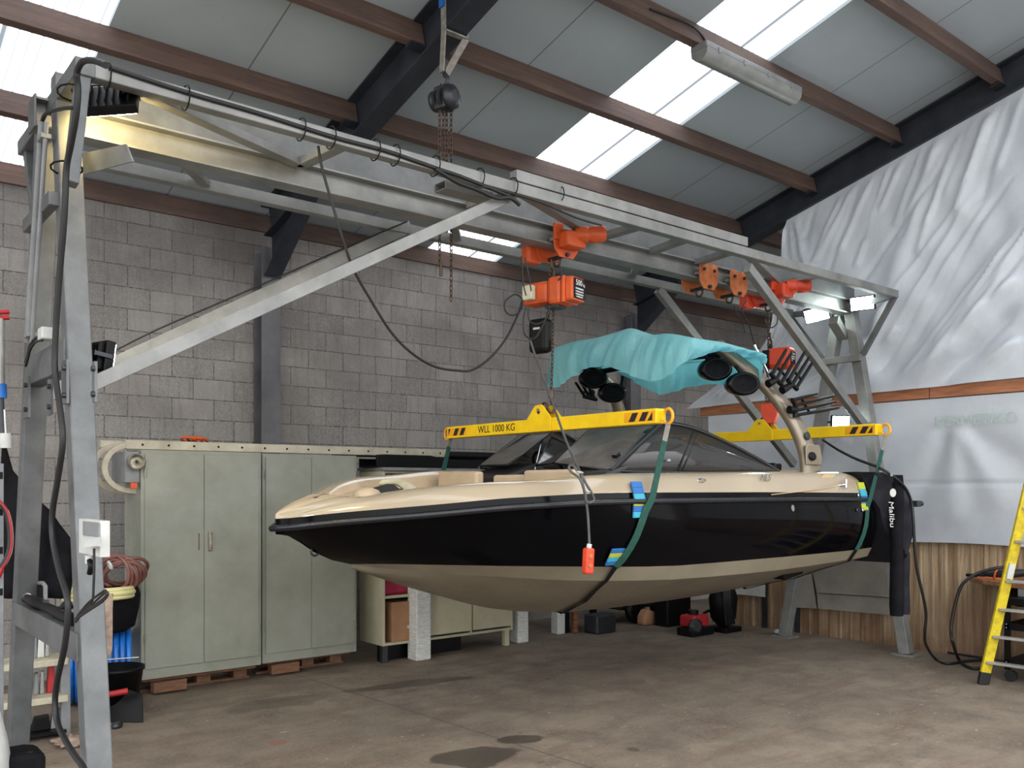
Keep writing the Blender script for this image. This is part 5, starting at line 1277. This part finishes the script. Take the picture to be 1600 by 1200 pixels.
for i, (x, y, w_, h_, m_, lb) in enumerate(((948,990,.16,.22,'gunmetal','dark tool case on the floor right of the sage box'),(1062,978,.22,.42,'black','black crate against the wall left of the small red engine'))):
    c = P(x, y, z=0); o = MB().box(c.x-w_, c.x+w_, c.y, c.y+.22, 0, h_).build('tool_case', M[m_], bev=.02); tag(o, lb, 'case')
c = P(1216,990,z=0); o = MB().lathe([(.02,0),(.045,.005),(.05,.03),(.02,.05)], c, (0,0,1), 10).build('scrap_cup', M['white']); tag(o, 'small crumpled white scrap on the floor at the foot of the cladding', 'scrap')
c = P(1393,1003,z=0); o = MB().prism([(-.13,0),(.1,0),(.08,.045),(-.02,.06)], c, (.8,-.6,0), (0,0,1), (.06,.08,0)).build('pink_offcut', M['pinkish'] if 'pinkish' in M else M['card'], bev=.01); tag(o, 'pale pink block on the floor below the black stern cover', 'block')
# loose panels leaning on the cladding under the stern
def panel(xy, u, m, label, par=None):
    p = [P(x, y, u=u) for x, y in xy]; b = MB(); b.add(p+[q+V(.02,0,0) for q in p], [(0,1,2,3),(7,6,5,4),(0,4,5,1),(1,5,6,2),(2,6,7,3),(3,7,4,0)])
    o = b.build('cladding_panel', m, bev=.002); return tag(o, label, 'panel', 'sheets fixed to the ribbed cladding')
M['greypanel'] = mat('dull_grey_panel', (150,146,138), .55, .1, .15, 3, (126,122,114))
panel(((1237,888),(1266,886),(1275,951),(1237,949)), UR-.09, M['greypanel'], 'narrow grey sheet on the cladding below the boat')
panel(((1268,886),(1396,866),(1398,934),(1276,926)), UR-.10, M['greypanel'], 'large upper grey sheet on the cladding below the boat stern')
panel(((1276,927),(1398,935),(1398,962),(1278,951)), UR-.085, M['greypanel'], 'lower grey strip on the cladding below the boat stern')
panel(((1136,915),(1195,908),(1195,933),(1136,927)), UR-.06, M['white'], 'pale board on the cladding in the corner behind the boat')
# ================================================================== clutter at the left gantry leg
hc_ = P(190,893,v=7.15)
t = thing('brown_hose_coil', 'coil of brown rubber hose lying over the black tub beside the green cabinet', 'hose', P(190,930,v=7.1))
b = MB()
for i in range(9):
    tilt = V(.9-.12*i, .55, .15+.06*i); c = hc_+V(.012*i-.05, .02*(i % 3), -.01*(i % 4)); b.ring(c, tilt, .135+.012*(i % 3), .014, 22, 7, ey=1.0)
b.build('hose', M['brownhose'], t)
MB().ring(hc_+V(-.11,-.1,.06), (1,0,.4), .03, .01, 12, 6).build('hose_tie', M['white'], t)
tb_ = thing('black_tub', 'black bag stuffed between the cream hose and the blue pipe coil', 'bag', P(185,985,v=7.15)); c = P(180,985,v=7.2)
MB().lathe([(.10,-.02),(.17,.02),(.20,.16),(.21,.26),(.19,.33),(.15,.34)], V(c.x, 7.3, c.z), (0,0,1), 20).build('bag_body', M['blackmatte'], tb_)
ch = thing('cream_hose_coil', 'coil of pale cream hose on the black bag beside the green cabinet', 'hose', P(185,940,v=7.1)); c = P(150,930,v=7.15)
b = MB()
for i in range(3): b.ring(V(c.x+.03, 7.2, c.z-.02+.028*i), (0,.05,1), .235+.008*(i % 2), .02, 28, 8)
b.build('hose', M['creamhose'], ch)
for a in (2.6, 4.6): MB().ring(V(c.x+.03+.24*math.cos(a), 7.2+.24*math.sin(a), c.z+.01), (-math.sin(a), math.cos(a), 0), .05, .006, 12, 5).build('hose_tie', M['black'], ch)
bc = thing('blue_pipe_coil', 'upright coil of bright blue water pipe beside the green cabinet', 'pipe coil', P(170,1060,v=7.05)); c = P(164,1015,v=7.15)
axc = V(.97, -.24, 0)
c = V(1.90, 7.52, .305)
b = MB()
for i in range(11): b.ring(c+axc*(.045*(i-5)), axc, .285-.003*abs(i-5), .021, 34, 8)
b.build('pipe', M['blue'], bc)
for a in (.25, 2.0):
    pp = []
    for t in range(-22, 23, 4): pp.append(c+axc*(t/100)+V(-axc.y*-1*0, 0, 0)+V(0,-1,0)*(.312*math.cos(a))+V(0,0,.312*math.sin(a)))
    MB().tube(pp, .005, 6).build('binding', M['white'], bc)
bk = thing('black_bucket', 'black plastic bucket on the floor in front of the blue pipe coil', 'bucket', P(185,1112,z=0)); c = V(1.90,6.98,0)
MB().lathe([(.0,.01),(.135,.01),(.14,.0),(.185,.34),(.197,.345),(.197,.365),(.178,.365),(.132,.02),(0,.02)], c, (0,0,1), 26, cap=False).build('tub', M['black'], bk)
c = c+V(-.02,-.22,.0)
pt_ = thing('dust_pan', 'black dustpan with a red handle leaning on the black bucket', 'dustpan', c)
b = MB(); b.prism([(-.16,0),(.14,0),(.10,.20),(0,.24),(-.09,.20)], c+V(0,-.02,.0), (CS,-SN,0), V(.25,.3,.9).normalized(), (.01,.015,0)); b.build('pan', M['black'], pt_, bev=.004)
MB().tube([c+V(-.10,-.02,.22), c+V(.02,-.06,.235)], .022, 10).build('handle', M['red'], pt_)
# glove hanging by the leg
gl = P(170,955,u=UL+.2)
prof = []
b = MB(); w_ = [(.030,.00),(.036,-.04),(.042,-.10),(.046,-.17),(.044,-.24),(.034,-.30),(.016,-.335)]
rows_ = [[P(168,928,u=UL+.22)+V(CS,-SN,0)*(.02*math.sin(h*9)+r*1.0*math.cos(6.28318*j/12))+V(SN,CS,0)*(r*math.sin(6.28318*j/12)*.5+.004*math.sin(h*60+j))+V(0,0,h) for j in range(13)] for r, h in w_]
b.grid(rows_); b.add(rows_[-1][:12], [tuple(range(12))]); b.add(rows_[0][:12], [tuple(range(12))]); o = b.build('work_glove', M['glove'], sub=1); tag(o, 'worn pinkish-brown work glove hanging behind the near gantry leg', 'glove')
# step rack with two pale treads and tools
rk = thing('step_rack', 'low open step rack with two pale treads behind the left gantry legs', 'rack', P(75,1150,z=0))
vr = 6.60
def rp_(x, y, v=vr): return P(x, y, v=v)
for y, dp in ((1032, .22), (1090, .26)):
    a, e = rp_(40, y+6), rp_(104, y); z = (a.z+e.z)/2; MB().box(a.x-.35, e.x, vr-.05, vr+dp, z-.022, z+.022).build('tread', M['paletread'], rk, bev=.004)
for x in (107,): a, e = rp_(x-3, 1005), rp_(x-2, 1138); MB().bar(V(a.x, vr+.05, a.z), V(e.x, vr+.05, 0.0), .035, .06, up=(1,0,0)).build('upright', M['grey'], rk, bev=.003); MB().bar(V(a.x, vr+.3, a.z), V(e.x, vr+.3, 0.0), .035, .05, up=(1,0,0)).build('upright', M['grey'], rk, bev=.003)
a = rp_(104, 1130); MB().box(a.x-.7, a.x, vr+.0, vr+.3, .03, .05).build('bottom_shelf', M['black'], rk)
a = rp_(40, 1000); MB().bar(V(a.x-.25, vr+.05, a.z), V(a.x-.25, vr+.05, 0), .035, .06, up=(1,0,0)).build('upright', M['grey'], rk)
for i, (x, y, w_, h_, m_, lb) in enumerate(((52,1028,.05,.17,'grey','tall grey tool on the upper tread of the step rack'),(64,1027,.045,.17,'white','pale folded tool on the upper tread of the step rack'),(74,1027,.03,.13,'steel','short bright tool on the upper tread of the step rack'),
        (57,1088,.03,.15,'grey','grey tool on the lower tread of the step rack'),(80,1086,.05,.19,'red','red handled tool bundle on the lower tread of the step rack'),(66,1086,.03,.16,'steel','steel bar on the lower tread of the step rack'),(64,1139,.12,.10,'black','black tool case at the bottom of the step rack'),(88,1139,.07,.13,'grey','grey tin at the bottom of the step rack'))):
    p = rp_(x, y, vr+.08); zt_ = {1032:0}; z0 = (rp_(72,1035).z+.022) if y < 1050 else ((rp_(72,1093).z+.022) if y < 1120 else .05)
    p.z = z0; o = MB().prism([(-w_/2,0),(w_/2,0),(w_*.42,h_),(-w_*.3,h_*.95)], p, (1,0,0), (0,0,1), (0,.05,0)).build('hand_tool', M[m_], bev=.006); tag(o, lb, 'tool')
# black sheet draped behind the legs
rows_ = []
for i in range(9):
    t_ = i/8; r_ = []
    for j in range(13):
        q = j/12; xl, xr = (3, 112); yt = 706+(848-706)*q+6*math.sin(q*6) if q > .12 else 700; x = xl+(xr-xl)*q; yb = 935
        y = yt+(yb-yt)*t_; p = P(x, y, v=7.0); p.y += .03*math.sin(q*17+t_*3)+.02*math.sin(t_*9+q*5); r_.append(p)
    rows_.append(r_)
o = MB().grid(rows_).build('black_tarpaulin', M['blackmatte'], solid=.006); tag(o, 'black tarpaulin draped behind the left gantry legs', 'tarpaulin')
# clamps and torches on the leg tie
ztie = .97+.065
def on_tie(x, y=925): p = P(x, y, u=UL-.02); p.z = ztie; return p
tt = thing('hand_torch', 'black hand torch lying on the cross tie between the left gantry legs', 'torch', on_tie(75))
a, e = on_tie(42), on_tie(115); a.z = e.z = ztie+.032
d = (e-a)
MB().tube([a, a+d*.15, a+d*.18, a+d*.3, a+d*.34, a+d*.65, a+d*.7, e], [.024,.03,.034,.034,.026,.026,.032,.030], 12).build('barrel', M['black'], tt)
MB().lathe([(.03,0),(.026,.006)], a, -d, 12).build('lens', M['chrome'], tt)
MB().obox(a+d*.45+V(0,0,.03), V(.01,0,0), V(0,.03,0), V(0,0,.006)).build('switch', M['gunmetal'], tt)
tt = thing('cordless_lamp', 'small grey framed work lamp standing behind the torch on the leg tie', 'lamp', on_tie(62))
p0 = P(56,948,u=UL+.06); p1 = P(70,910,u=UL+.06)
b = MB(); b.tube([P(57,945,u=UL+.06), P(57,916,u=UL+.06), P(60,911,u=UL+.06), P(67,911,u=UL+.06), P(71,916,u=UL+.06), P(71,945,u=UL+.06)], .012, 8); b.build('frame', M['greyblue'] if 'greyblue' in M else M['grey'], tt)
c = P(63,928,u=UL+.06); MB().obox(c, V(.012,0,0), V(0,.03,0), V(0,0,.05)).build('panel', M['black'], tt, bev=.004)
tt = thing('black_clamp', 'black spring clamp lying on the right half of the leg tie', 'clamp', on_tie(105)); a = on_tie(100); a.z = ztie+.075
MB().tube([a, a+V(0,-.07,.02), a+V(0,-.14,.012)], [.02,.022,.012], 8).build('jaw', M['black'], tt); MB().tube([a+V(0,.02,-.0), a+V(0,-.06,-.03), a+V(0,-.13,-.02)], [.014,.016,.010], 8).build('jaw', M['gunmetal'], tt)
# things on the left edge: slotted upright of a rack, tube gun, jump leads, white bag
vr2 = 5.2
ru_ = thing('slotted_upright', 'pale slotted steel rack upright at the left edge of the photo', 'rack post', (P(1,1000,v=vr2).x, vr2, 0))
a = P(-14,724,v=vr2); e = P(6,724,v=vr2); MB().box(a.x, e.x, vr2, vr2+.05, 0.0, a.z).build('upright', M['grey'], ru_, bev=.003)
for y in (743, 800, 860, 925): c = P(1, y, v=vr2-.001); MB().obox(c, V(.010,0,0), V(0,.001,0), V(0,0,.018)).build('slot', M['black'], ru_)
MB().box(a.x-.6, e.x, vr2+.01, vr2+.35, 1.40, 1.43).build('shelf', M['grey'], ru_)
tg = thing('tube_gun', 'clear and blue tube gun with a red clip and white cap at the left edge', 'tube', P(6,690,v=vr2+.02))
MB().tube([P(-2,498,v=vr2+.03), P(-1,600,v=vr2+.03)], .026, 12).build('barrel', M['alu'], tg)
MB().tube([P(0,600,v=vr2+.03), P(1,622,v=vr2+.03)], .030, 12).build('blue_collar', M['blue'], tg)
MB().tube([P(1,622,v=vr2+.03), P(4,680,v=vr2+.03)], .016, 10).build('rod', M['gunmetal'], tg)
MB().tube([P(7,640,v=vr2+.02), P(9,678,v=vr2+.02)], .007, 8).build('rod', M['steel'], tg)
MB().tube([P(8,677,v=vr2+.03), P(9,700,v=vr2+.03)], .027, 14).build('white_cap', M['white'], tg)
for y in (488, 497): MB().tube([P(-6,y,v=vr2+.02), P(14,y-1,v=vr2+.02)], .013, 8).build('red_clip', M['red'], tg)
jl = thing('jump_leads', 'looped red and black jump leads hanging at the left edge', 'cable', P(5,870,v=vr2-.05))
for m_, dx in (('red', 0), ('rubber', -2), ('white', 2)):
    pts = [P(x+dx, y, v=vr2-.05) for x, y in ((-14,782),(-4,783),(8,795),(14,812),(17,835),(16,858),(10,875),(2,888))]
    MB().tube(curve_pts(pts, 5), .011 if m_ != 'white' else .006, 7).build('lead', M[m_], jl)
MB().tube([P(2,888,v=vr2-.05), P(-6,902,v=vr2-.05)], [.016,.02], 8).build('clip', M['red'], jl)
wb = MB(); rows_ = []
for i in range(8):
    t_ = i/7; z = .62-.55*t_
    rows_.append([P(0, 1030, v=5.0)+V(-.06+(.055+.05*math.sin(t_*3.1))*math.cos(6.28318*j/14), (.09+.03*math.sin(t_*3))*math.sin(6.28318*j/14)+.01*math.sin(j*2.3+t_*7), z-P(0,1030,v=5.0).z) for j in range(15)])
wb.grid(rows_); wb.add(rows_[0][:14], [tuple(range(14))]); wb.add(rows_[-1][:14], [tuple(range(14))])
o = wb.build('white_sack', M['white']); tag(o, 'white crumpled sack at the lower left edge of the photo', 'sack')
# black bag with a loop handle at the very bottom
bg = thing('tool_bag', 'black tool bag with loop handle at the foot of the far left gantry leg', 'bag', P(12,1210,v=5.1)); c = P(8,1205,v=5.05)
MB().prism([(-.35,-.35),(.16,-.35),(.17,.0),(.10,.015),(-.3,.015)], V(c.x, 4.95, max(.36, c.z)), (1,0,0), (0,0,1), (0,.22,0)).build('body', M['navybag'] if 'navybag' in M else M['blackmatte'], bg, bev=.03)
pts = [P(x, y, v=4.98) for x, y in ((26,1196),(32,1186),(42,1178),(51,1177),(54,1184),(52,1193),(49,1202))]
MB().tube(curve_pts(pts, 5), .009, 7).build('handle', M['rubber'], bg)
fr = thing('rag', 'pale crumpled rag on the floor behind the near gantry leg', 'rag', P(110,1165,z=0)); c = P(112,1163,z=0)
rows_ = [[c+V(.16*(i-3)/3*.6+.02*math.sin(j*2), .12*(j-3)/3, max(.004, .05*math.sin(i*1.7+j*.9)*math.exp(-((i-3)**2+(j-3)**2)/6)+.022)) for j in range(7)] for i in range(7)]
MB().grid(rows_).build('cloth', M['glove'], fr, solid=.008)
c = P(183,1137,z=0); o = MB().lathe([(.0,.0),(.05,.0),(.055,.02),(.03,.045),(0,.05)], c, (0,0,1), 9, .6, cap=False).build('floor_debris', M['gunmetal']); tag(o, 'small dark lump of debris on the floor right of the near gantry leg', 'debris')
# ================================================================== right edge: ladder, bench, trolley
ld = thing('step_ladder', 'yellow fibreglass ladder with grey rungs at the right edge', 'ladder', P(1536,1070,z=0))
A0 = P(1536,1066,z=.02); A1 = P(1606,765,u=8.15)
dA = (A1-A0)/(A1.z-A0.z)
A2 = A0+dA*2.3
B0 = A0+V(.02,-.62,0); B1 = A2+V(.02,-.36,0)
for a, e in ((A0, A2), (B0, B1)): MB().bar(a, e, .03, .085, up=(CS,-SN,0)).build('rail', M['ladderyellow'], ld, bev=.004)
for y in (1041, 1000, 957, 912, 850, 798):
    z = 1.7+(HY-y)/F*P(1550,1000,u=7.95).dot(V(SN,CS,0)); 
    if z < .1: z = .16
    a = A0+dA*z; e = B0+(B1-B0)*(z/2.3); MB().bar(a, e, .07, .022, up=(0,0,1)).build('rung', M['alu'], ld, bev=.004)
for a in (A0, B0): MB().bar(a-V(0,0,.02), a+dA*.09, .04, .095, up=(CS,-SN,0)).build('foot', M['rubber'], ld, bev=.008)
la, le = A0+dA*(P(1571,915,u=8.05).z), A0+dA*(P(1566,945,u=8.05).z); off = V(-.62,-.78,0)*.0445
lb_ = MB(); lb_.bar(A0+dA*.90+off*.4, A0+dA*1.03+off*.4, .034, .05, up=(CS,-SN,0)); lb_.build('label_sticker', M['white'], ld)
bn = thing('work_bench', 'round-fronted worn wooden bench top on a black bracket by the cladding', 'bench', (8.85, 3.3, .8)); c = P(1506,898,u=8.62)
zt = .845
pl = [(8.62+.0, c.y)]
poly = [(9.17,c.y+.06),(8.95,c.y+.05),(8.70,c.y-.02),(8.55,c.y-.2),(8.45,c.y-.5),(8.40,c.y-.9),(8.40,c.y-1.5),(9.17,c.y-1.5)]
MB().prism(poly, (0,0,zt-.045), (1,0,0), (0,1,0), (0,0,.045)).build('bench_top', M['benchwood'] if 'benchwood' in M else M['wood'], bn, bev=.008)
MB().prism([(0,0),(-.42,0),(-.42,-.04),(-.06,-.24),(0,-.24)], (9.16, c.y-.33, zt-.046), (1,0,0), (0,0,1), (0,.05,0)).build('bracket', M['black'], bn)
MB().box(8.43, 8.46, c.y-1.4, c.y-.55, zt-.11, zt-.045).build('apron', M['grey'], bn)
tw = thing('tool_trolley', 'black steel tool trolley frame on castors behind the yellow ladder', 'trolley', P(1585,1045,z=0)); tx = P(1578,1000,u=8.35)
TU, TV = 8.30, tx.y
for du in (0, .5):
    for dv in (0, -.5):
        MB().box(TU+du-.02, TU+du+.02, TV+dv-.02, TV+dv+.02, .10, .74).build('post', M['black'], tw)
        MB().cyl((TU+du-.02, TV+dv-.03, .05), (TU+du+.02, TV+dv-.03, .05), .05, 14).build('castor', M['rubber'], tw)
for z in (.16, .48, .70): MB().box(TU-.02, TU+.52, TV-.52, TV+.02, z-.03, z+.03).build('tray', M['black'], tw, bev=.004)
for z in (.15, .17, .47, .50):
    MB().cyl((TU-.021, TV, z), (TU-.026, TV, z), .007, 8).build('rivet', M['steel'], tw)
tl = thing('angle_grinder', 'dark power tool with an orange strap lying on the wooden bench', 'power tool', V(8.75, c.y-.42, zt)); q = P(1556,893,u=8.7); q.z = zt+.045
MB().tube([q+V(0,.12,0), q, q+V(0,-.16,.02), q+V(.02,-.3,.04)], [.02,.045,.04,.03], 10).build('body', M['gunmetal'], tl)
MB().tube([q+V(-.05,.08,-.02), q+V(-.06,.24,-.02)], .015, 8).build('grip', M['black'], tl)
MB().ring(q+V(-.02,-.02,0), (0,1,.2), .055, .009, 14, 6).build('strap', M['orange'], tl)
o = MB().prism([(0,0),(.22,.03),(.2,.1),(.02,.06)], V(8.62, c.y-.12, zt), (0,-1,0), (1,0,0), (0,0,.02)).build('wood_offcut', M['orangewood'] if 'orangewood' in M else M['rustorange'], bev=.003); tag(o, 'flat orange-brown offcut lying on the wooden bench', 'offcut')
pts = [P(1572,886,u=8.6), P(1555,888,u=8.5), P(1530,895,u=8.45), P(1512,905,u=8.4), P(1500,920,u=8.38), P(1490,955,u=8.36), P(1486,985,u=8.33), P(1489,1005,u=8.28), V(*P(1497,1028,z=.03)), V(*P(1508,1040,z=.015)), V(*P(1525,1045,z=.015)), V(*P(1545,1042,z=.015))]
o = MB().tube(curve_pts(pts, 6), .015, 8).build('welding_cable', M['rubber'], origin=pts[-1]); tag(o, 'thick dark cable looping off the wooden bench down to the floor', 'cable')
pts = [V(*P(x, y, z=.012)) for x, y in ((1458,1012),(1480,1019),(1510,1024),(1540,1028),(1580,1031))]
o = MB().tube(curve_pts(pts, 5), .010, 7).build('floor_cable', M['rubber'], origin=pts[0]); tag(o, 'dark cable lying along the foot of the cladding behind the thicker cable', 'cable')
# ================================================================== camera, daylight, exposure
cam = bpy.data.cameras.new('camera'); co_ = bpy.data.objects.new('camera', cam); COL.objects.link(co_)
cam.sensor_fit = 'HORIZONTAL'; cam.sensor_width = 36.0; cam.lens = 36.0*F/1600.0; cam.shift_y = (HY-600.0)/1600.0
cam.clip_start = .05; cam.clip_end = 200
co_.location = (0, 0, H); co_.rotation_euler = (math.pi/2, 0, -TH)
sc.camera = co_
w = bpy.data.worlds.new('overcast'); sc.world = w; w.use_nodes = True; n = w.node_tree; n.nodes.clear()
tc = n.nodes.new('ShaderNodeTexCoord'); sp = n.nodes.new('ShaderNodeSeparateXYZ'); n.links.new(tc.outputs['Generated'], sp.inputs[0])
r = n.nodes.new('ShaderNodeValToRGB'); n.links.new(sp.outputs[2], r.inputs[0])
r.color_ramp.elements[0].position = 0; r.color_ramp.elements[0].color = (.34,.335,.33,1)
r.color_ramp.elements[1].position = .5; r.color_ramp.elements[1].color = (.96,.98,1.0,1)
bg_ = n.nodes.new('ShaderNodeBackground'); n.links.new(r.outputs[0], bg_.inputs[0]); bg_.inputs[1].default_value = 3.6
ow = n.nodes.new('ShaderNodeOutputWorld'); n.links.new(bg_.outputs[0], ow.inputs[0])
sc.view_settings.view_transform = 'Standard'; sc.view_settings.look = 'None'; sc.view_settings.gamma = 1; sc.view_settings.use_curve_mapping = False
sc.view_settings.exposure = 0.6
